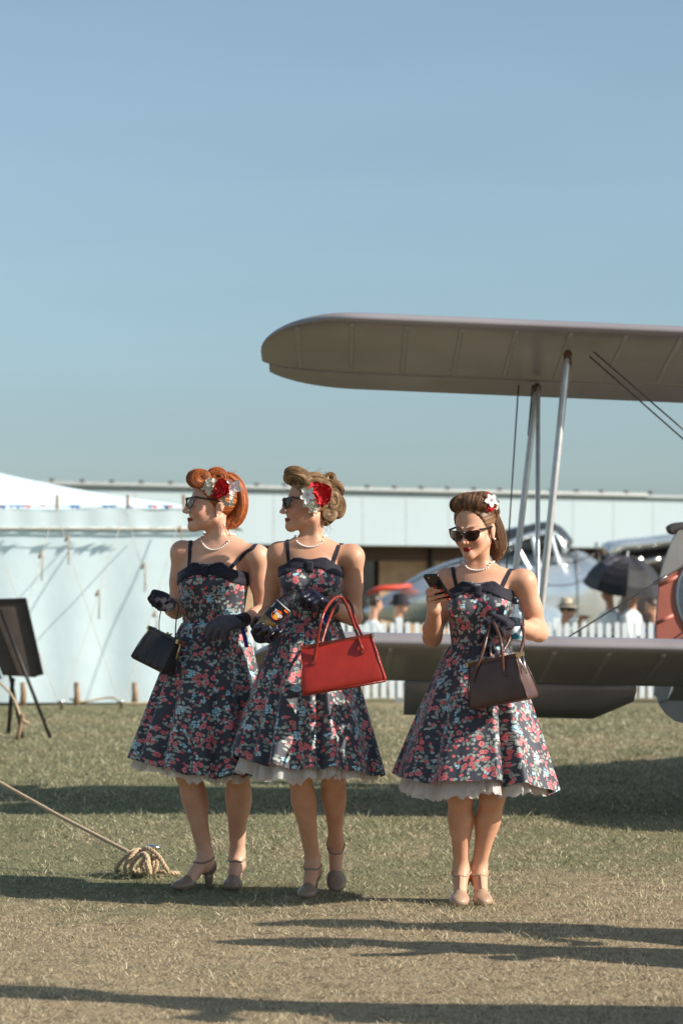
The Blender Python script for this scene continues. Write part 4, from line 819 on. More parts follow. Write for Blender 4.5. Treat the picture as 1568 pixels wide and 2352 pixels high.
    for s in (-1, 1): brow = np.maximum(brow, (1-ss(.5, 1.1, np.sqrt(((X[:, 0]-s*.030)/.019)**2+((X[:, 2]-.031-.10*(np.abs(X[:, 0])-.02)*(np.abs(X[:, 0]) < .035))/.0042)**2)))*(X[:, 1] > .05))
    for (tp, td, tn) in tips:
        r_ = V-(tp-td*.002-tn*.006); nail = np.maximum(nail, (1-ss(.0055, .008, np.linalg.norm(r_, axis=1)))*(r_@(-tn) > -.003))
    mesh_obj('body', V, F, sk, root, attrs={'lip': lip, 'blush': bl, 'nail': nail, 'brow': brow})
    # dress
    t_lo, t_hi = bounds([col]+br, .04); tf = Field(t_lo, t_hi, .004); tf.add(col, .02)
    for b in br: tf.add(b, .025)
    zt = CAM_H+(1384-Q['neckline'])*sw; zw = CAM_H+(1384-Q['waist'])*sw; cx0 = bc[0]
    def lat(X, Y): return (X-cx0)*lf[0]+(Y-cy)*lf[1]
    def fwd(X, Y): return (X-cx0)*fw[0]+(Y-cy)*fw[1]
    top = lambda X, Y: zt-np.clip((np.abs(lat(X, Y))-.066)*.5, 0, .05)-np.clip(-fwd(X, Y)*.3, 0, .02)-.004*np.cos(lat(X, Y)*60)
    keep = tf.D.copy()
    tf.D = tf.D-.006; tf.clip(lambda X, Y, Z: np.maximum(Z-top(X, Y), zw-.012-Z)); V, F = tf.surf(smooth=1)
    th = np.arctan2(lat(V[:, 0], V[:, 1]), fwd(V[:, 0], V[:, 1])); uo = Q.get('uvo', (0, 0))
    dress = mesh_obj('dress', V, F, M['floral'], root, uv=np.stack([th*.135+uo[0], V[:, 2]+uo[1]], 1))
    tf.D = keep-.0125; bl_ = Q.get('bandh', .046)
    low = lambda X, Y: zt-bl_-np.clip((np.abs(lat(X, Y))-.045)*.42, 0, .05)+.003*np.clip(1-np.abs(lat(X, Y))/.03, 0, 1)
    tf.clip(lambda X, Y, Z: np.maximum(np.maximum(Z-(top(X, Y)-.011*np.clip(1-np.abs(lat(X, Y))/.055, 0, 1)*Q.get('dip', 1)), low(X, Y)-Z), -(fwd(X, Y)+.5)))
    V, F = tf.surf(smooth=2)
    q = lat(V[:, 0], V[:, 1]); nrm = nz(fw); fold = .0016*np.sin((zt-V[:, 2])*210+np.abs(q)*30)*np.clip(np.abs(q)/.03, 0, 1)
    V = V+fw*fold[:, None]*(fwd(V[:, 0], V[:, 1]) > 0)[:, None]; mesh_obj('collar_band', V, F, M['navy'], dress)
    mb = MB(); kc = project(fd, bc*[1, 1, 0]+fw*.13+np.array([0, 0, zt-.028]), .021, 10); tl = nz(np.array([0, 0, 1.])+fw*-.25)
    for a in (0,):
        kc = kc-fw*.004; P = crom([kc+tl*.020-fw*.012, kc+tl*.016, kc, kc-tl*.018, kc-tl*.025-fw*.014], 12); mb.add(*tube(P, [(.015, .003)]*12, 10, ref=lf))
    mb.out('bow_knot', M['navy'], dress)
    for st in Q['straps']:
        P = crom([W(*p) for p in st], 26); P = np.array([yproj(fd, p, .002) if i < 10 else project(fd, p, .002) for i, p in enumerate(P)]); P[1:-1] = .25*P[:-2]+.5*P[1:-1]+.25*P[2:]; mb = MB(); T = np.gradient(P, axis=0)
        nrm = [nz(project(fd, p, .02, 3)-p) for p in P]; VV = []; FF = []
        for i in range(len(P)):
            b = nz(np.cross(nz(T[i]), nrm[i])); ring = [P[i]+b*.0075+nrm[i]*-.002, P[i]+b*.0075+nrm[i]*.0022, P[i]-b*.0075+nrm[i]*.0022, P[i]-b*.0075-nrm[i]*.002]; VV += ring
        for i in range(len(P)-1):
            for j in range(4): k = (j+1) % 4; FF.append((i*4+j, i*4+k, i*4+4+k, i*4+4+j))
        mb.add(VV, FF).out('shoulder_strap', M['navy'], dress, False)
    # skirt and petticoat
    S = Q['skirt']; rg = np.random.default_rng(S['seed'])
    wc = np.array([(S['waist'][0]-784)*sw, cy]); hc = np.array([(S['hem'][0]-784)*sw, cy-.01]); r0 = (S['waist'][1]*sw, S['waist'][2]); r1 = (S['hem'][1]*sw, S['hem'][2])
    zf0 = S['hemz'][1]; a1, a2, a3 = rg.uniform(0, 6.28, 3)
    def skirt(name, m, k, dz, par, frill=0, rows_=34, cols=300, t0=0.0, fold=1.0, ph=0.0, hz3=None):
        zl, zf, zr = hz3 or S['hemz']
        th = np.linspace(0, 2*np.pi, cols, endpoint=False); V = []; U = []; L = zw-zf0; sa = (r1[0]-r0[0])/math.hypot(r1[0]-r0[0], L); rho0 = r0[0]/sa
        wv = .55*np.cos(7*th+a1+.8*np.sin(th+a2))+.45*np.cos(11*th+a2+ph)+.3*np.cos(17*th+a3)
        sh = np.sign(wv)*np.abs(wv)**.8
        for i in range(rows_):
            t = t0+(1-t0)*i/(rows_-1); pr = t**.86; am = S.get('amp', .020)*t**1.1+.0035*(1-t)
            dp = am*sh*fold
            for (ang, wd, de) in S['folds']:
                da = (th-R(ang)+np.pi) % (2*np.pi)-np.pi; dp = dp-de*fold*t**1.2*np.exp(-(da/R(wd))**2)+de*.45*fold*t*np.exp(-((np.abs(da)-R(wd)*2.2)/(R(wd)*1.1))**2)
            if frill: dp = dp+frill*t**5*(.6+.6*np.sin(4*th+ph*2))*(np.sin(37*th+a1+ph*3+3.5*np.sin(5*th))+.7*np.sin(59*th+a2+ph+2*np.sin(9*th)))
            gather = .0022*(1-t)**3*np.cos(60*th+3*np.sin(9*th))
            rx = (r0[0]+(r1[0]-r0[0])*pr)*k+dp+gather; ry = (r0[1]+(r1[1]-r0[1])*pr)*k+dp+gather; c = wc+(hc-wc)*t
            hz = zf*(.5-.5*np.sin(th)*1)+.5*(1+np.sin(th))*(zl+zr)/2+(zr-zl)/2*np.cos(th)*1.0+.012*np.cos(3*th+a2)+.35*dp-dz
            if frill: hz = hz+.007*np.sin(13*th+ph*5+2*np.sin(3*th))+.005*np.sin(29*th+ph+np.sin(7*th)*2)+.003*np.sin(61*th+ph*2)
            z = zw+.006-(zw-hz)*t
            V.append(np.stack([c[0]+rx*np.cos(th), c[1]+ry*np.sin(th), z], 1)); rho = rho0+t*L/math.sqrt(1-sa*sa)
            pa = (th-1.5*np.pi+np.pi) % (2*np.pi)-np.pi; U.append(np.stack([rho*np.sin(pa*sa)+uo[0]+.31, -rho*np.cos(pa*sa)+uo[1]+.17], 1))
        i, j = np.meshgrid(np.arange(rows_-1), np.arange(cols), indexing='ij'); k2 = (j+1) % cols
        F = np.stack([i*cols+j, i*cols+k2, (i+1)*cols+k2, (i+1)*cols+j], -1).reshape(-1, 4)
        return mesh_obj(name, np.concatenate(V), F, m, par, uv=np.concatenate(U))
    skirt('skirt', M['floral'], 1.0, 0, dress)
    pz = Q['pett']
    for q in range(3): skirt('petticoat_layer', M['organza'], .90-.035*q, -.010*q, dress, .013-.002*q, 20, 420, .35, .85, q*1.7, pz)
    # shoes
    for (fp, G, FM, base, ff, fu, hh, an) in shoes:
        lo, hi = bounds([p[0] for p in fp], .02); sf = Field(lo, hi, .0028)
        for p, k in fp: sf.add(p, k)
        sf.add(ell(G(0, .176, .018), (.0315, .050, .0165), FM), .012); sf.D -= .003
        def clip(X, Y, Z):
            px, py, pz_ = X-base[0], Y-base[1], Z-base[2]; x = px*FM[0][0]+py*FM[0][1]+pz_*FM[0][2]; y = px*ff[0]+py*ff[1]+pz_*ff[2]; z = px*fu[0]+py*fu[1]+pz_*fu[2]
            zs = hh*(1-np.clip(y/.15, 0, 1)**1.5*(3-2*np.clip(y/.15, 0, 1)**1.0)*1.0)
            tp = np.where(y < .03, zs+.058, np.where(y < .075, zs+.058-(y-.03)*.75, np.where(y < .140, zs+.024+.0*y, zs+.024+(y-.140)*3.5)))+np.abs(x)*.35*(y > .075)
            return np.maximum(z-tp, np.maximum(zs-.006-z, -(z+.001)))
        sf.clip(clip); V, F = sf.surf(smooth=1); so = mesh_obj('shoe', V, F, M[Q['shoe']], root)
        mb = MB(); mb.add(*tube([G(0, .034, hh+.012), G(0, .030, hh*.6), G(0, .026, .004), G(0, .026, 0)], [(.024, .025), (.016, .018), (.0115, .0125), (.0115, .0125)], 14, ref=FM[0])); mb.out('heel', M[Q['shoe']], so)
        th = np.linspace(0, 2*np.pi, 25)[:-1]; ring = [project(fd, G(.040*math.cos(t), .058+.042*math.sin(t), hh+.062-.012*math.sin(t)), .002, 8) for t in th]; ring.append(ring[0])
        mb = MB(); mb.add(*tube(ring, [(.0045, .0018)]*25, 8, ref=fu, cap=False)); P = ring[0]; mb.add(*revolve([(-.002, .004), (.002, .004)], P, P-an, 8))
        mb.out('ankle_strap', M[Q['shoe']], so)
        if Q.get('tstrap'):
            P = crom([G(0, .150, .060), G(0, .12, .080), G(0, .092, hh+.050)], 10); P = [project(fd, p, .002) for p in P]; mb = MB(); mb.add(*tube(P, [(.0045, .0018)]*10, 8, ref=FM[0])); mb.out('instep_strap', M[Q['shoe']], so)
    # necklace, earrings
    npz = Q['pearls']; mb = MB(); c = nb; ring = []
    for t in np.linspace(0, 2*np.pi, 50, endpoint=False):
        fr = .5+.5*math.cos(t); p = nb+lf*.062*math.sin(t)+fw*(.065*math.cos(t))+np.array([0, 0, npz[0]+(npz[1]-npz[0])*fr**1.6]); ring.append(project(fd, p, .0035, 8))
    for p in ring:
        mb.add(*revolve([(-.0042, .0003), (-.0036, .0022), (-.002, .0037), (0, .0042), (.002, .0037), (.0036, .0022), (.0042, .0003)], p, (0, 0, 1), 8))
    mb.out('pearl_necklace', M['pearl'], root)
    for s in (-1, 1):
        mb = MB(); mb.add(*revolve([(-.005, .0004), (-.003, .004), (0, .005), (.003, .004), (.005, .0004)], H(s*.084, -.005, -.036), (0, 0, 1), 10)); mb.out('earring', M['pearl'], root)
    # sunglasses
    gz, gy = Q.get('glass', (.012, .103)); sg = None; mbf = MB(); lens = []
    for s in (-1, 1):
        ring = []
        for t in np.linspace(0, 2*np.pi, 40, endpoint=False):
            x = .0305*math.cos(t); z = .0235*math.sin(t)
            if math.sin(t) < 0: x *= 1-.30*abs(math.sin(t))**1.5
            if math.sin(t) > 0: z *= .72
            z += max(0, x/.0305)**2*.012*(1 if math.sin(t) > -.2 else .3)
            xx = s*(.0345+x); ring.append(H(xx, gy-3.6*xx*xx-.05*abs(z), gz+z))
        mbf.add(*tube(ring+[ring[0], ring[1]], [.0026]*42, 6, cap=False)); lens.append(ring)
        P = crom([H(s*.066, gy-.016, gz+.021), H(s*.0745, gy-.05, gz+.016), H(s*.0785, -.012, gz+.010), H(s*.078, -.03, gz-.008)], 14); mbf.add(*tube(P, [(.0022, .0042)]*9+[(.002, .003)]*5, 8, ref=l))
    P = crom([H(-.009, gy+.001, gz+.010), H(0, gy+.004, gz+.012), H(.009, gy+.001, gz+.010)], 7); mbf.add(*tube(P, [.0026]*7, 6))
    sg = mbf.out('sunglasses', M['frame'], root)
    for ring in lens:
        c = np.mean(ring, 0); mesh_obj('lens', np.vstack([ring, [c+f*.003]]), [(i, (i+1) % 40, 40) for i in range(40)], M[Q.get('lens', 'lens')], sg)
    # hair
    hm = M[Q['hair']]; hf = Field(*bounds([E((0, -.018, .048), (.081, .099, .094))], .02), .004); hf.add(E((0, -.018, .048), (.0795, .098, .093)), 0)
    def hl(X, Y, Z):
        px, py, pz_ = X-O[0], Y-O[1], Z-O[2]; y = (px*f[0]+py*f[1]+pz_*f[2])/hs_; z = (px*u[0]+py*u[1]+pz_*u[2])/hs_
        return np.maximum(y-(.026+Q.get('hk', .8)*(z-.02)), -(z+.062)+np.clip((y+.05)*.5, 0, .04))
    hf.clip(hl); V, F = hf.surf(smooth=3); X = (V-O)@np.array(HM).T/hs_
    V = V+(np.array([np.sin(np.arctan2(X[:, 2]-.03, X[:, 0])*46)+np.sin(np.arctan2(X[:, 2]-.03, X[:, 0])*27+1)])*.0009).T*((V-H(0, -.018, .04))/.09)
    hair = mesh_obj('hair', V, F, hm, root, uv=np.stack([np.arctan2(X[:, 2]-.03, X[:, 0])*.09, X[:, 1]], 1))
    smb = MB()
    for hi_, r in enumerate(Q['rolls']):
        mb = MB()
        if r[0] == 'roll':                                     # centre, axis half length, radius (fore-aft, up), open swirl at the ends
            _, c, hl_, (ra, rb) = r[:4]; k = r[4] if len(r) > 4 else (1, 0, 0); ax_ = l*k[0]+f*k[1]+u*k[2]
            pr = roll_profile(hl_, r[5] if len(r) > 5 else .3)
            mb.add(*revolve([(a*hs_, b) for a, b in pr], H(*c), ax_, 40, ref=u, sq=(rb*hs_, ra*hs_), ridge=.006, nr=1.0, seed=hi_))
        else:
            _, pts, rad = r[:3]; P = crom([H(*p) if len(r) < 4 else W(*p) for p in pts], 26); rd = crom(rad, 26); rd[0] *= .75; rd[-1] *= .75
            mb.add(*tube(P, [tuple(q) for q in rd], 64, ref=l, ridge=.009, nr=19, seed=hi_))
        mb.out('hair_roll', hm, hair)
        strands(r, H, W, l, f, u, hs_, hi_+S['seed'], smb)
    rg3 = np.random.default_rng(S['seed']+9)
    for i in range(260):                                      # combed strands over the crown
        a = rg3.uniform(-1.45, 1.45); b0 = rg3.uniform(.6, 1.6); P = []
        for t in np.linspace(0, 1, 9): b = b0+t*rg3.uniform(1.2, 1.3); k = 1.012+.012*rg3.random(); P.append(H(.0795*k*math.sin(a), -.018+.098*k*math.cos(b)*math.cos(a), .048+.093*k*math.sin(b)*math.cos(a)))
        smb.add(*strand(P, .0008, rg3.random()))
    smb.out('hair_strands', hm, hair, kind='stuff')
    mb = MB(); rg2 = np.random.default_rng(S['seed']+5)
    for i in range(90):
        a, b = rg2.uniform(-1.1, 1.1), rg2.uniform(-.3, 2.9); p0 = H(.075*math.sin(a), -.018+.095*math.cos(b)*math.cos(a), .05+.092*math.sin(b)*math.cos(a)); ou = nz(p0-H(0, -.018, .03))
        if b < .9 and i % 4: continue
        P = crom([p0, p0+ou*.016+rg2.normal(0, .006, 3), p0+ou*.024+rg2.normal(0, .014, 3)+np.array([0, 0, -.004])], 7); mb.add(*tube(P, np.linspace(.0006, .0003, 7), 3))
    for i in range(Q.get('wisps', 8)):
        p0 = H(.05+.02*rg2.random(), -.05-.03*rg2.random(), -.055); P = crom([p0, p0+rg2.normal(0, .008, 3)+np.array([.006, 0, -.02]), p0+rg2.normal(0, .014, 3)+np.array([.012, 0, -.045])], 7); mb.add(*tube(P, np.linspace(.001, .0003, 7), 3))
    mb.out('loose_strands', hm, hair, kind='stuff')
    fl_ = empty('hair_flowers', (0, 0, 0)); fl_.parent = root
    for i, (kd, px, py, dd, sz, nn) in enumerate(Q['flowers']): flower(kd, W(px, py, dd), nn, sz, fl_, 11*i+S['seed'])
    # gloves
    for (k, m, mc, fn) in Q['gloves']:
        pr = fn(J[k]); lo, hi = bounds([p[0] for p in pr], .02); gf = Field(lo, hi, .0028)
        for p, kk in pr: gf.add(p, kk)
        V, F = gf.surf(smooth=1); go = mesh_obj('glove', V, F, M[m], root)
        S_, El, Wr = J[k]; ax_ = nz(Wr-El); mb = MB(); cu = Q.get('cuff', .055); ro = .0285*ar
        pr = [(-.004, .60), (-.002, 1.10), (.0, 1.22), (.004, 1.20), (.008, 1.13), (.014, 1.19), (.020, 1.12), (.028, 1.16), (.036, 1.08), (.046, 1.08), (.058, 1.03), (.066, .9)]
        mb.add(*revolve([(h*cu/.055, r*ro) for h, r in pr], Wr-ax_*cu*.72, ax_, 26)); mb.out('cuff', M[mc], go)
    return root, fd, J
def gp(x, d): return np.array([(x-784)*d/FPX, d, 0.0])
FIST = [(72, 95, 60)]*4
def w1R(j): 
    pr, _ = hand_prims(j[2], W(359, 1354, 9.90)-j[2], (-.25, .25, -1), 1, [(62, 92, 55), (68, 95, 55), (72, 95, 60), (74, 95, 60)], [(.6, .7, .5), (.8, -.1, .6), (.6, -.6, .5)], 1.0, .5, .0022); return pr
def w1L(j):
    pr, _ = hand_prims(j[2], W(488, 1436, 9.86)-j[2], (.1, .75, -.65), -1, [(26, 36, 22), (32, 42, 25), (36, 46, 28), (42, 50, 30)], [(.7, .6, .4), (.9, .1, .4), (1, -.1, .3)], 1.0, .9, .0022); return pr
def w2R(j):
    c = lambda *p: [W(*q) for q in p]; w = j[2]
    pr = [(rc(w, W(598, 1461, 9.67), .026, .027), .012), (rc(W(598, 1461, 9.67), W(618, 1466, 9.64), .027, .020), .012)]
    for ch in (c((588, 1464, 9.64), (582, 1451, 9.585), (590, 1441, 9.556), (602, 1434, 9.555)), c((601, 1470, 9.63), (595, 1457, 9.575), (605, 1447, 9.552), (618, 1441, 9.553)), c((617, 1471, 9.63), (611, 1462, 9.575), (622, 1450, 9.556), (634, 1443, 9.560)), c((628, 1466, 9.64), (632, 1461, 9.59), (641, 1453, 9.57), (647, 1447, 9.575))): pr += chain_prims(ch, .0125, .0095)
    return pr+chain_prims(c((590, 1452, 9.70), (581, 1436, 9.66), (588, 1421, 9.625)), .014, .010)
def w2L(j):
    pr, _ = hand_prims(j[2], W(706, 1352, 9.61)-j[2], (-.5, .1, -.8), -1, [(48, 68, 40), (54, 72, 42), (58, 74, 45), (62, 76, 48)], [(.8, .55, .3), (1, .1, .2), (1, -.1, .2)], 1.0, .6, .0022); return pr
def w3L(j):
    pr, _ = hand_prims(j[2], W(1136, 1422, 9.42)-j[2], (-.35, .25, -.9), -1, [(45, 85, 50), (52, 88, 50), (58, 90, 50), (62, 90, 55)], [(.6, .7, .4), (.9, .1, .4), (.9, -.4, .4)], .95, .6, .0022); return pr
def w3R(j):
    c = lambda *p: [W(*q) for q in p]; w = j[2]
    pr = [(rc(w, W(988, 1376, 9.458), .0235, .0185), .014), (rc(w, W(995, 1387, 9.462), .0235, .018), .014)]; tips = []
    for ch in (c((986, 1373, 9.460), (982, 1357, 9.424), (990, 1352, 9.403), (999.5, 1349.5, 9.397)), c((988, 1380, 9.463), (982.6, 1366, 9.430), (998, 1359, 9.404), (1015, 1355.5, 9.394)), c((991, 1387, 9.466), (985, 1377, 9.440), (1006, 1369.5, 9.418), (1026, 1365.5, 9.408)), c((996, 1392, 9.468), (991, 1385, 9.452), (1012, 1379.5, 9.435), (1030, 1375.5, 9.424))):
        for i in range(3): pr.append((rc(ch[i], ch[i+1], .0096-.0009*i, .0087-.0009*i), .003))
        tips.append((ch[3], nz(ch[3]-ch[2]), np.array([0, 1., 0])))
    pr += chain_prims(c((1001, 1388, 9.468), (1014, 1370, 9.455), (1017, 1352, 9.43)), .0125, .0085); return pr, tips

n1 = (-.3, -.95, .1)
woman1, fd1, J1 = person(dict(label='woman with copper red rolled hair, looking left, leftmost of the three in floral dresses', d=10.15, yaw=16, skin='skin1', hair='hair1', shoe='shoe', lens='lens_pale', ar=.89, lr=1.04,
    rows=[(1232, 503, 40, .05), (1245, 505, 58, .058), (1262, 503, 74, .072), (1285, 497, 79, .086), (1305, 493, 79, .096), (1345, 490, 79, .104), (1385, 489, 74, .1), (1434, 489, 67, .088), (1470, 488, 72, .09), (1510, 487, 80, .10), (1560, 486, 84, .105), (1600, 486, 78, .1)],
    bust=(1340, 491), neckline=1294, waist=1434, bandh=.05, head=(485, 1165, 10.13, 72, 4), hs=1.04, neck=(505, 1246), ndy=.01,
    arms={'R': ((418, 1270, 10.19), (404, 1402, 10.23), (383, 1384, 10.02)), 'L': ((592, 1280, 10.09), (603, 1410, 10.14), (552, 1426, 9.95))},
    legs=[dict(hip=(452, 1580, 10.15), knee=(433, 1776, 10.13), toe=gp(401, 10.06), dir=(-.72, -.69, 0)), dict(hip=(525, 1580, 10.13), knee=(546, 1776, 10.10), toe=gp(529, 10.06), dir=(-.13, -1, 0))],
    straps=[[(432, 1306, 10.04), (435, 1262, 10.08), (438, 1240, 10.17), (441, 1256, 10.25), (446, 1296, 10.27)], [(524, 1308, 9.98), (556, 1276, 10.01), (584, 1250, 10.06), (590, 1264, 10.16), (580, 1305, 10.22)]],
    skirt=dict(waist=(489, 71, .096), hem=(474, 170, .285), hemz=(.545, .497, .485), seed=3, folds=[(-104, 6, .045), (-78, 5, .03), (-128, 6, .03), (-55, 6, .035), (-150, 7, .03)]), pett=(.505, .468, .462), hk=.8,
    pearls=(.042, -.042), wisps=14, uvo=(.4, .2),
    rolls=[('roll', (.004, .060, .110), .070, (.043, .039), (1, .1, -.05), .10), ('roll', (.008, -.014, .122), .062, (.044, .040), (1, .25, -.1), .10), ('tube', [(0, -.045, .130), (0, -.085, .105), (0, -.108, .055), (0, -.112, .0), (0, -.096, -.045), (0, -.066, -.066)], [(.05, .026), (.058, .034), (.062, .038), (.060, .038), (.054, .034), (.044, .022)]), ('tube', [(.05, .02, .085), (.06, -.03, .09), (.052, -.085, .07)], [(.018, .022), (.026, .03), (.02, .024)])],
    flowers=[('cluster', 482, 1118, 10.045, .036, n1), ('rose', 506, 1123, 10.035, .045, n1), ('orchid', 534, 1121, 10.04, .040, (-.1, -.95, .15)), ('cluster', 523, 1146, 10.045, .028, (-.1, -1, -.1))],
    gloves=[('R', 'glove_dark', 'glove_dark', w1R), ('L', 'glove_grey', 'glove_dark', w1L)]))
woman2, fd2, J2 = person(dict(label='woman with brown pin-curled hair and a bottle in hand, middle of the three', d=9.85, yaw=2, skin='skin2', hair='hair2', shoe='shoe', ar=.92, lr=.98,
    rows=[(1236, 712, 38, .05), (1248, 713, 58, .058), (1264, 713, 70, .07), (1285, 713, 69, .084), (1305, 714, 69, .094), (1345, 715, 69, .1), (1385, 713, 66, .096), (1428, 711, 61, .085), (1465, 711, 66, .088), (1510, 710, 76, .10), (1560, 709, 82, .105), (1600, 709, 76, .1)],
    bust=(1338, 714), neckline=1283, waist=1428, dip=0, bandh=.042, head=(707, 1164, 9.84, 75, 2), hs=1.0, neck=(713, 1250), ndy=.01,
    arms={'R': ((641, 1274, 9.86), (620, 1408, 9.99), (596, 1438, 9.75)), 'L': ((809, 1280, 9.84), (812, 1417, 9.90), (752, 1391, 9.70))},
    legs=[dict(hip=(680, 1580, 9.85), knee=(688, 1778, 9.78), toe=gp(700, 9.77), dir=(-.18, -1, 0)), dict(hip=(745, 1580, 9.87), knee=(764, 1778, 9.84), toe=gp(772, 9.94)+[0, 0, .008], dir=(.04, -1, 0), pitch=36)],
    straps=[[(663, 1298, 9.75), (660, 1258, 9.78), (659, 1240, 9.85), (662, 1258, 9.94), (664, 1295, 9.96)], [(762, 1300, 9.75), (776, 1258, 9.78), (785, 1237, 9.84), (782, 1258, 9.93), (775, 1295, 9.95)]],
    skirt=dict(waist=(711, 65, .093), hem=(705, 172, .285), hemz=(.575, .540, .497), seed=11, folds=[(-79, 4, .055), (-122, 5, .045), (-55, 6, .03), (-142, 6, .03), (-98, 7, .02)]), pett=(.512, .487, .492), hk=.68,
    pearls=(.045, -.018), uvo=(1.3, .7),
    rolls=[('tube', [(.005, .100, .122), (.022, .074, .128), (.036, .042, .118), (.05, .008, .094)], [(.020, .022), (.030, .033), (.032, .033), (.022, .022)]), ('tube', [(-.005, .09, .115), (-.03, .06, .115), (-.05, .02, .09)], [(.022, .024), (.03, .03), (.022, .022)]),
           ('roll', (.005, -.090, .114), .042, (.025, .023), (1, .3, .2), .28), ('roll', (.005, -.116, .076), .050, (.030, .032), (1, .2, -.2), .22), ('roll', (.005, -.126, .004), .050, (.026, .047), (1, .1, 0), .06), ('roll', (.012, -.080, -.036), .050, (.032, .030), (1, 0, .2), .08), ('roll', (.006, -.095, .03), .055, (.03, .05), (1, 0, 0), .05)],
    flowers=[('rose', 732, 1136, 9.745, .054, (.15, -1, .1)), ('orchid', 708, 1137, 9.70, .037, (-.25, -1, .05)), ('cluster', 713, 1163, 9.735, .032, (-.1, -1, -.2))],
    gloves=[('R', 'glove_leather', 'glove_leather', w2R), ('L', 'glove_leather', 'glove_leather', w2L)], cuff=.06))
woman3, fd3, J3 = person(dict(label='woman in cat-eye sunglasses looking down at a phone, rightmost of the three', d=9.65, yaw=8, skin='skin3', hair='hair3', shoe='shoe3', tstrap=True, ar=.95, lr=.97,
    rows=[(1298, 1098, 38, .05), (1308, 1100, 56, .058), (1322, 1102, 70, .07), (1342, 1104, 71, .084), (1362, 1104, 71, .094), (1395, 1101, 70, .1), (1435, 1101, 67, .096), (1486, 1101, 62, .085), (1520, 1100, 67, .088), (1565, 1098, 76, .10), (1615, 1096, 82, .105), (1655, 1095, 76, .1)],
    bust=(1398, 1101), neckline=1337, waist=1486, bandh=.042, head=(1088, 1219, 9.60, 28, -14), hs=.99, glass=(.003, .105), neck=(1099, 1306), ndy=.01,
    arms={'R': ((1026, 1336, 9.69), (992, 1464, 9.67), (996, 1398, 9.47)), 'L': ((1202, 1338, 9.63), (1237, 1453, 9.69), (1176, 1434, 9.50))},
    legs=[dict(hip=(1062, 1630, 9.65), knee=(1056, 1830, 9.60), toe=gp(1053, 9.53), dir=(-.10, -1, 0)), dict(hip=(1127, 1630, 9.65), knee=(1130, 1830, 9.60), toe=gp(1111, 9.55), dir=(.06, -1, 0))],
    straps=[[(1050, 1352, 9.55), (1043, 1322, 9.58), (1039, 1307, 9.65), (1042, 1323, 9.74), (1046, 1352, 9.76)], [(1153, 1350, 9.53), (1168, 1317, 9.57), (1178, 1299, 9.64), (1176, 1316, 9.73), (1170, 1348, 9.75)]],
    skirt=dict(waist=(1101, 66, .093), hem=(1090, 187, .30), hemz=(.480, .497, .428), seed=21, amp=.011, folds=[(-68, 4, .050), (-128, 7, .028), (-12, 7, .03)]), pett=(.455, .438, .462), hk=.44,
    pearls=(.052, -.012), uvo=(2.2, 1.4),
    rolls=[('roll', (.018, .012, .116), .064, (.050, .038), (1, -.15, -.12), -1), ('roll', (-.032, .020, .113), .048, (.042, .037), (1, .25, .12), -1), ('roll', (-.036, .040, .128), .020, (.019, .019), (.45, .85, .1), .5), ('roll', (.01, .0, .118), .060, (.046, .040), (1, -.3, 0), .15), ('tube', [(.03, -.02, .135), (.05, -.06, .10), (.062, -.085, .04)], [(.03, .026), (.03, .03), (.02, .022)]),
           ('tube', [(1118, 1172, 9.64), (1134, 1200, 9.66), (1146, 1232, 9.67), (1149, 1262, 9.67), (1144, 1286, 9.66)], [(.030, .022), (.030, .028), (.026, .030), (.020, .026), (.006, .010)], 1), ('tube', [(1112, 1180, 9.70), (1124, 1220, 9.72), (1134, 1262, 9.72), (1140, 1290, 9.70)], [(.03, .03), (.03, .03), (.024, .026), (.008, .008)], 1)],
    flowers=[('cluster', 1104, 1156, 9.545, .026, (-.2, -1, .2)), ('rose', 1119, 1154, 9.545, .040, (.2, -1, .25)), ('orchid', 1127, 1150, 9.525, .032, (.4, -1, .2)), ('cluster', 1133, 1160, 9.55, .020, (.5, -.9, .1))],
    gloves=[('L', 'glove_dark', 'glove_dark', w3L)], bare_hand=lambda J: w3R(J['R'])))

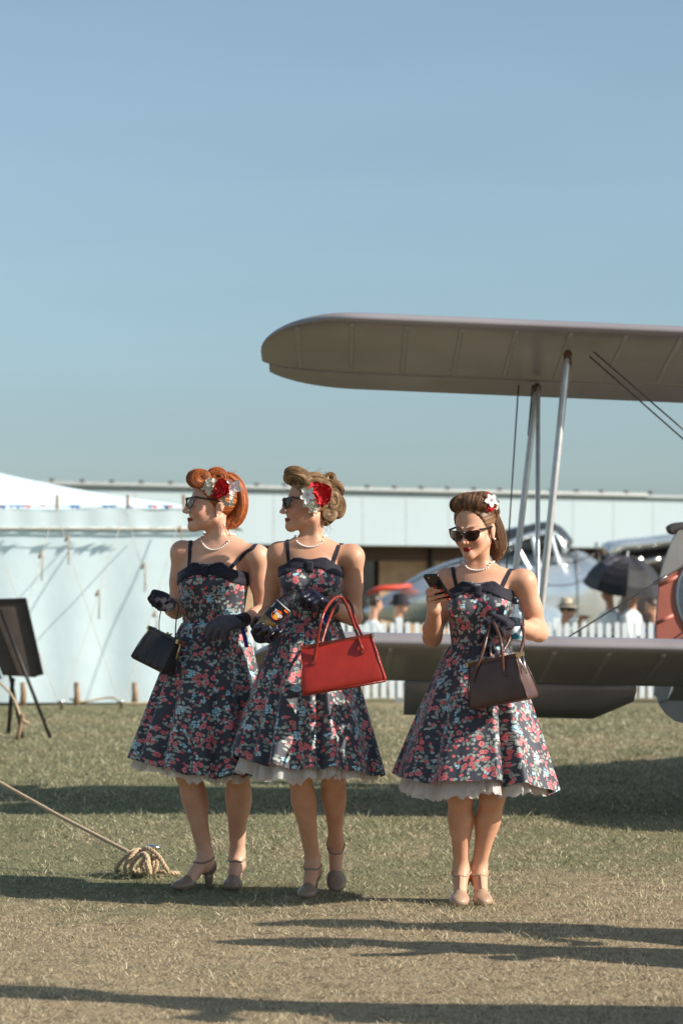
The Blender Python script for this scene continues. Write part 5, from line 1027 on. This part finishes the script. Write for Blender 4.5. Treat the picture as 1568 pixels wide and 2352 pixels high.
# ------------------------------------------------------------------ handbags
def bag(name, label, mat, hmat, corners_c, u, yaw, wb, wt, h, tb, tt, metal, ribs=0, pinch=.35, lean=0):
    "wedge bag: centre of its base, tilt direction u in the picture plane, yaw"
    c = np.asarray(corners_c, float); root = empty(name, tuple(c), label, 'handbag', 'handbags')
    a = R(yaw); ux = nz((u[0]*math.cos(a), -math.sin(a), u[1])); up0 = np.array([-u[1], -lean, u[0]]); up = nz(up0-ux*np.dot(up0, ux)); w = np.cross(up, ux)*-1          # w towards the viewer
    if w[1] > 0: w = -w
    n = 48; V = []; lv = 14; F = []; U = []
    for i in range(lv):
        t = i/(lv-1); wd = (wb+(wt-wb)*t)*.5; th = (tb+(tt-tb)*t**1.25)*.5*(1+.10*math.sin(math.pi*t)); rr = .12
        if i == 0: wd *= .965; th *= .86
        hh = h*t
        for j in range(n):
            ph = 2*math.pi*j/n; cx, sx = math.cos(ph), math.sin(ph); e = .16
            x = math.copysign(abs(cx)**e, cx); y = math.copysign(abs(sx)**e, sx)
            end = max(0, 1-abs(y))*(abs(x) > .9); x *= 1-.16*pinch*end*math.sin(math.pi*min(1, t*1.0))*(.5+t)
            y2 = y*(1+.035*math.cos(x*math.pi*.5))
            if ribs: y2 *= 1+.0*ribs
            V.append(c+ux*wd*x+w*th*y2+up*hh)
        if i: F += [((i-1)*n+j, (i-1)*n+(j+1) % n, i*n+(j+1) % n, i*n+j) for j in range(n)]
    F.append(tuple(range(n))[::-1]); F.append(tuple((lv-1)*n+j for j in range(n)))
    mesh_obj('bag_body', V, F, mat, root)
    fr = lambda x, y, z: c+ux*x+w*y+up*z                       # local helper: width, towards viewer, up
    mb = MB(); tw, tk = wt*.5+.002, tt*.5+.003
    for s in (-1, 1): mb.box(fr(0, s*tk*.62, h+.004), ux*tw, w*tk*.30, up*.006)
    mb.out('clasp_frame', hmat, root, False)
    mb = MB()
    for s in (-1, 1): mb.box(fr(s*(tw+.002), 0, h+.003), ux*.004, w*(tk*1.05), up*.0085)
    mb.out('frame_corner', metal, root, False)
    mb = MB()
    for s in (-1, 1):                                           # seams piped along the panel edges
        for e in (-1, 1): mb.add(*tube([fr(e*wb*.485, s*tb*.485, .006), fr(e*(wb+wt)*.2455, s*((tb+tt)*.25+tb*.06), h*.5), fr(e*wt*.485, s*tt*.52, h-.002)], [.0022]*3, 6))
        mb.add(*tube([fr(-wb*.485, s*tb*.485, .006), fr(wb*.485, s*tb*.485, .006)], [.0022]*2, 6))
    mb.out('piping', hmat, root)
    return root, fr
def handle(root, pts, r, mat, n=30, flat=1.0):
    P = crom(pts, n); mb = MB(); mb.add(*tube(P, [(r*flat, r)]*n, 8)); mb.out('handle', mat, root)

b1, fr = bag('handbag', 'small black ribbed leather handbag hanging from the red-haired woman\'s arm', M['bag_black'], M['bag_black'], W(348, 1532, 9.98), (.915, -.40), 22, .165, .138, .140, .105, .066, M['gold'], ribs=1)
for x in (-.058, -.052, -.018, .012, .018, .046):
    P = [fr(x*1.05, .0555, .006), fr(x*.95, .052, .055), fr(x*.85, .040, .11), fr(x*.78, .026, .138)]; mb = MB(); mb.add(*tube(crom(P, 12), [.0022]*12, 6)); mb.out('piping', M['bag_black'], b1)
mb = MB(); mb.rod(fr(.082, .012, .137), fr(.094, .012, .075), .0022); mb.rod(fr(.082, .018, .137), fr(.094, .018, .075), .0022); mb.out('clasp_bar', M['gold'], b1)
mb = MB(); mb.add(*tube(crom([fr(-.004, 0, .143), fr(.002, .0, .158), fr(.010, 0, .150)], 8), [.003]*8, 6)); mb.add(*tube(crom([fr(.014, 0, .143), fr(.020, .0, .160), fr(.012, 0, .152)], 8), [.003]*8, 6)); mb.out('kiss_lock', M['gold'], b1)
handle(b1, [fr(-.035, 0, .145), W(366, 1425, 10.02), W(371, 1400, 10.05), W(378, 1384, 10.10), W(397, 1380, 10.11), W(411, 1392, 10.05), W(405, 1425, 10.0), fr(.045, 0, .145)], .0042, M['bag_black'], 36, .5)

b2, fr = bag('handbag', 'large red leather frame handbag on the middle woman\'s forearm', M['bag_red'], M['handle_red'], W(792, 1582, 9.50), (.984, .175), 4, .338, .285, .186, .105, .030, M['steel'])
handle(b2, [fr(-.100, .030, .125), fr(-.092, .032, .145), W(737, 1428, 9.46), W(752, 1392, 9.52), W(770, 1373, 9.62), W(786, 1374, 9.66), W(803, 1408, 9.58), fr(.092, .030, .165), fr(.098, .032, .135)], .0062, M['handle_red'], 44)
handle(b2, [fr(-.070, -.018, .175), W(752, 1432, 9.58), W(772, 1388, 9.68), W(790, 1376, 9.74), W(806, 1388, 9.72), W(816, 1425, 9.64), fr(.105, -.018, .175)], .0062, M['handle_red'], 44)
mb = MB()
for x, z in ((-.100, .122), (.098, .132)): mb.box(fr(x, .038, z), (.008, 0, 0), (0, .003, 0), (0, 0, .006))
mb.out('handle_mount', M['handle_red'], b2, False)
mb = MB(); mb.add(*revolve([(0, .0045), (.006, .005), (.008, .002)], fr(.0, .005, .19), (0, -.3, 1), 10)); mb.out('clasp_knob', M['gold'], b2)

b3, fr = bag('handbag', 'dark brown leather frame handbag held by the phone-reading woman', M['bag_brown'], M['handle_brown'], W(1158, 1616, 9.36), (.978, .19), 27, .255, .205, .172, .125, .060, M['gold'], pinch=1.0)
handle(b3, [fr(-.085, .046, .105), fr(-.080, .046, .13), W(1110, 1490, 9.36), W(1119, 1450, 9.40), W(1130, 1432, 9.43), W(1138, 1440, 9.38), W(1150, 1478, 9.30), fr(.045, .046, .13), fr(.055, .048, .105)], .0068, M['handle_brown'], 44)
handle(b3, [fr(-.01, -.028, .165), W(1166, 1475, 9.44), W(1178, 1442, 9.50), W(1188, 1424, 9.53), W(1196, 1430, 9.48), W(1202, 1465, 9.42), fr(.088, -.028, .165)], .0068, M['handle_brown'], 44)
mb = MB()
for a, b in ((fr(.104, .030, .180), fr(.116, .0, .098)), (fr(.116, .0, .098), fr(.104, -.030, .180))): mb.rod(a, b, .0036, 8)
mb.rod(fr(.104, .03, .18), fr(.104, -.03, .18), .0034, 8); mb.out('gusset_frame', M['steel'], b3)

# ------------------------------------------------------------------ bottles, phone, spare glove, ribbons
A, B = W(594, 1454, 9.60), W(680, 1358, 9.595); ax = nz(B-A); L = np.linalg.norm(B-A)
bt = empty('drink_bottle', tuple(A), 'plastic bottle of orange drink with a black label held by the middle woman', 'bottle')
o = MB().add(*revolve([(0, .018), (.002, .030), (.010, .034), (L*.25, .0345), (L*.60, .0345), (L*.64, .035), (L*.72, .0345), (L*.82, .031), (L*.90, .024), (L*.96, .015), (L*1.0, .0135), (L*1.05, .0135)], A, ax, 32)).out('shell', M['plastic'], bt)
MB().add(*revolve([(.004, .012), (.005, .028), (.012, .0325), (L*.24, .033), (L*.31, .033), (L*.315, .001)], A, ax, 32)).out('liquid', M['drink'], bt)
MB().add(*revolve([(L*1.02, .0155), (L*1.03, .0165), (L*1.10, .0165), (L*1.11, .014)], A, ax, 18)).out('cap', M['label_black'], bt)
e1 = nz(np.array([0, -1., 0])-ax*np.dot((0, -1, 0), ax)); e2 = np.cross(ax, e1)
def wrap(h, s, r): return A+ax*h+r*(e1*math.cos(s/r)+e2*math.sin(s/r))
if np.dot(e2, (1, 0, 0)) < 0: pass
def sleeve(name, h0, h1, s0, s1, r, mat, par, n=26):
    V = [wrap(h, s0+(s1-s0)*i/n, r) for h in (h0, h1) for i in range(n+1)]; return mesh_obj(name, V, [(i, i+1, n+2+i, n+1+i) for i in range(n)], mat, par)
RL = .0352; lab = sleeve('label', L*.33, L*.665, -math.pi*RL*.999, math.pi*RL*.999, RL, M['label_black'], bt, 48)
def disc(h, s, rad, r, mat, nm, spiky=0):
    V = [wrap(h, s, r)]+[wrap(h+rad*q*math.cos(t), s+rad*q*math.sin(t), r) for k, t in enumerate(np.linspace(0, 2*np.pi, 48, endpoint=False)) for q in [1+(spiky*(k % 2) if 0 < t < 1.9 else 0)]]
    return mesh_obj(nm, V, [(0, i+1, (i+1) % 48+1) for i in range(48)], mat, lab)
sgn = 1 if np.dot(e2, np.array([1, 0, 0])) > 0 else -1
disc(L*.46, sgn*.006, .0205, RL+.0004, M['label_orange'], 'printed_orange', .18); disc(L*.435, sgn*.008, .011, RL+.0007, M['label_amber'], 'printed_segment')
sleeve('label_edge', L*.655, L*.672, -.1, .1, RL+.0004, M['white_print'], lab); sleeve('printed_band', L*.60, L*.635, sgn*.016, sgn*.042, RL+.0006, M['label_orange'], lab); sleeve('printed_note', L*.50, L*.60, sgn*-.040, sgn*-.034, RL+.0006, M['white_print'], lab)
tc = bpy.data.curves.new('Tango', 'FONT'); tc.body = 'Tango'; tc.size = .0225; tc.align_x = 'CENTER'; tc.align_y = 'CENTER'; tc.offset = .0006; tc.resolution_u = 3
to = bpy.data.objects.new('tmp', tc); scn.collection.objects.link(to); bpy.context.view_layer.update(); tm = to.evaluated_get(bpy.context.evaluated_depsgraph_get()).to_mesh()
tv = [tuple(v.co) for v in tm.vertices]; tf_ = [tuple(p.vertices) for p in tm.polygons]; to.to_mesh_clear(); bpy.data.objects.remove(to)
# lettering runs along the label's girth, top towards the neck
mesh_obj('lettering', [wrap(L*.495+y*.95, sgn*(.008+x*.82), RL+.0011) for x, y, z in tv], tf_, M['white_print'], lab, False)

A3 = W(1186, 1499, 9.475); up3 = nz(W(1183, 1385, 9.50)-A3)
wb_ = empty('water_bottle', tuple(A3), 'clear plastic water bottle with white label tucked under the arm of the phone-reading woman', 'bottle')
MB().add(*revolve([(0, .020), (.003, .030), (.012, .0325), (.03, .0315), (.034, .0325), (.09, .0325), (.115, .0325), (.13, .033), (.15, .033), (.165, .028), (.178, .018), (.186, .0135), (.195, .0135)], A3, up3, 28)).out('shell', M['plastic'], wb_)
MB().add(*revolve([(.193, .0150), (.195, .0155), (.213, .0155), (.214, .012)], A3, up3, 18)).out('cap', M['label_black'], wb_)
MB().add(*revolve([(.046, .0330), (.1, .0330)], A3, up3, 28)).out('label', M['white_print'], wb_)
e1 = nz(np.array([0, -1., 0])-up3*np.dot((0, -1, 0), up3)); e2 = np.cross(e1, up3); n_ = 24; r_ = .0336; V = []
for i in range(n_+1):
    a = -1.5+3*i/n_; q = e1*math.cos(a)+e2*math.sin(a); V += [A3+up3*.050+q*r_, A3+up3*(.062+.010*math.sin(a*2.2+1)+.003*math.sin(a*9))+q*r_]
mesh_obj('printed_mountain', V, [(2*i, 2*i+2, 2*i+3, 2*i+1) for i in range(n_)], simple('teal_print', (.02, .16, .2), rough=.4), wb_)

pc = [W(970, 1321.6, 9.355), W(1003.5, 1318, 9.355), W(1038, 1371, 9.435), W(1004.5, 1375, 9.435)]; cx_ = sum(pc)/4; ux = nz((.059, -.037, .004)); vy = np.array((-.062, -.088, .094)); vy = nz(vy-ux*vy.dot(ux)); wz = np.cross(ux, vy)
if wz[1] > 0: wz = -wz
ph = empty('mobile_phone', tuple(cx_), 'black mobile phone held up in the right-hand woman\'s bare hand', 'phone')
def rrect(hw, hh, r, n=6): return [(sx*(hw-r)+r*math.cos(a), sy*(hh-r)+r*math.sin(a)) for sx, sy, a0 in ((1, 1, 0), (-1, 1, 90), (-1, -1, 180), (1, -1, 270)) for a in [R(a0+90*i/n) for i in range(n+1)]]
def slab(c, ux, vy, wz, hw, hh, t, r, be=.0015):
    V = []; k = len(rrect(1, 1, .1)); F = []
    for dz, s in ((-t, be), (-t+be, 0), (t-be, 0), (t, be)): V += [c+ux*x+vy*y+wz*dz for x, y in rrect(hw-s, hh-s, r)]
    for i in range(3): F += [(i*k+j, i*k+(j+1) % k, i*k+k+(j+1) % k, i*k+k+j) for j in range(k)]
    return np.array(V), F+[tuple(range(k))[::-1], tuple(3*k+j for j in range(k))]
MB().add(*slab(cx_, ux, vy, wz, .0335, .069, .0048, .010)).out('case', M['phone'], ph); MB().add(*slab(cx_+wz*.0044, ux, vy, wz, .0300, .0655, .0008, .008, .0003)).out('back_panel', M['glass_black'], ph)
MB().add(*slab(cx_-wz*.0046, ux, vy, wz, .0305, .066, .0006, .008, .0003)).out('screen', M['glass_black'], ph)
for i in (0, 1): MB().add(*revolve([(.0050, .0040), (.0062, .0040), (.0062, .0028), (.0058, .001)], cx_+ux*(-.021+.010*i)+vy*.056, wz, 14)).out('camera_lens', M['steel'] if i else M['glass_black'], ph)

sp = [(rc(W(1128, 1440, 9.44), W(1122, 1462, 9.44), .016, .018), .01)]
for ch in (((1122, 1462, 9.44), (1112, 1478, 9.44), (1103, 1496, 9.45)), ((1124, 1466, 9.44), (1117, 1484, 9.44), (1110, 1504, 9.45)), ((1126, 1468, 9.44), (1123, 1486, 9.44), (1122, 1506, 9.45)), ((1128, 1466, 9.44), (1131, 1482, 9.45), (1133, 1500, 9.45)), ((1120, 1456, 9.44), (1108, 1464, 9.44), (1100, 1476, 9.45))): sp += chain_prims([W(*p) for p in ch], .0085, .006)
gf = Field(*bounds([p[0] for p in sp], .02), .0028)
for p, k in sp: gf.add(p, k)
V, F = gf.surf(); tag(mesh_obj('loose_glove', V, F, M['glove_dark']), 'limp empty black glove dangling from the hand above the brown handbag', 'glove')
def ribbon(pts, wd, mat, par, nm='ribbon'):
    P = crom([W(*p) for p in pts], 12); MB().add(*tube(P, [(wd, .0012)]*12, 8, ref=(1, 0, 0))).out(nm, mat, par)
ribbon([(556, 1437, 9.94), (561, 1460, 9.925), (567, 1487, 9.91)], .008, M['ribbon'], woman1); ribbon([(745, 1412, 9.70), (749, 1422, 9.69), (751, 1430, 9.69)], .010, M['ribbon'], woman2); ribbon([(737, 1409, 9.695), (738, 1418, 9.69), (737, 1428, 9.69)], .0055, M['white_print'], woman2)
# ------------------------------------------------------------------ more women walking in from the right, beyond the edge of the photograph (their shadows cross the grass)
def clone(src, x, y, rot, label, extras=()):
    c = copy_tree(src); v = src.location; c.location = (x, y, 0); c.rotation_euler = (0, 0, R(rot)); c['label'] = label; return c
EXTRA = [(woman2, 2.75, 8.20, 25, 'woman in floral dress beyond the right edge, farthest of the followers'), (woman3, 2.45, 7.78, -10, 'woman in floral dress beyond the right edge, middle of the followers'), (woman1, 1.85, 6.62, 15, 'woman in floral dress beyond the right edge, nearest of the followers')]
for s, x, y, r, lb in EXTRA: clone(s, x, y, r, lb)

# ------------------------------------------------------------------ grass
def grass(n, y0, y1, hmin, hmax, wd, seed, nm, xy=None):
    r = np.random.default_rng(seed); u = r.random(n); y = y0*(y1/y0)**u; x = (r.random(n)-.5)*(.40*y+1.2); x = np.clip(x, -8.5, 8.5)
    if xy is not None: x, y = xy
    z = np.where((np.abs(x) < 9) & (y < 36), .006*np.sin(x*2.1+y*.7)+.005*np.sin(y*3.1-x), 0)-.008
    cl = .45+.55*np.sin(x*9+np.sin(y*5)*2)*np.sin(y*8+1.3*np.sin(x*6)); h = (hmin+(hmax-hmin)*r.random(n)**2.2)*(.6+.6*cl)*np.clip(y/11, .75, 1.6); a = r.random(n)*6.28; w = wd*np.clip(y/10, .8, 3)*(.6+.8*r.random(n)); ln = h*(.4+2.2*r.random(n)); b = r.random(n)*6.28
    P = np.stack([x, y, z], 1); S = np.stack([np.cos(a)*w, np.sin(a)*w, 0*w], 1); D = np.stack([np.cos(b)*ln, np.sin(b)*ln, h], 1); Mi = P+D*.5+np.stack([0*h, 0*h, .16*h], 1)
    V = np.stack([P-S, P+S, Mi+S*.7, Mi-S*.7, P+D], 1).reshape(-1, 3); k = np.arange(n)*5
    F = np.concatenate([np.stack([k, k+1, k+2], 1), np.stack([k, k+2, k+3], 1), np.stack([k+3, k+2, k+4], 1)])
    o = mesh_obj(nm, V, F, M['blade'], None, False, attrs={'rnd': np.repeat(r.random(n), 5)}, kind='stuff'); return o
def tufts(n, seed):
    r = np.random.default_rng(seed); k = 9; y = np.repeat(6.3*(20/6.3)**r.random(n), k); x = np.repeat(r.random(n)-.5, k)*(.40*y+1.2); x = x+r.normal(0, .012, n*k); y = y+r.normal(0, .02, n*k); return x, y
rf = np.random.default_rng(12); FT = [gp(a, b) for a, b in ((405, 10.05), (425, 10.09), (470, 10.21), (529, 10.05), (529, 10.10), (700, 9.76), (703, 9.82), (772, 9.92), (1053, 9.52), (1056, 9.58), (1111, 9.54), (1110, 9.60))]+[W(x, 1384, 10.6) for x in (280, 300, 320, 345, 370)]
FEET = np.concatenate([np.stack([p[0]+rf.normal(0, .045, 130), p[1]-.02+rf.normal(0, .03, 130)]) for p in FT], 1)
o = grass(500000, 6.3, 27.5, .007, .026, .0012, 4, 'grass'); tag(o, 'short dry summer grass covering the airfield', 'grass')
o = grass(3200*9+FEET.shape[1], 6.3, 20, .020, .050, .0011, 8, 'grass_tufts', np.concatenate([tufts(3200, 6), FEET], 1)); tag(o, 'scattered taller straw tufts standing out of the mown grass', 'grass')
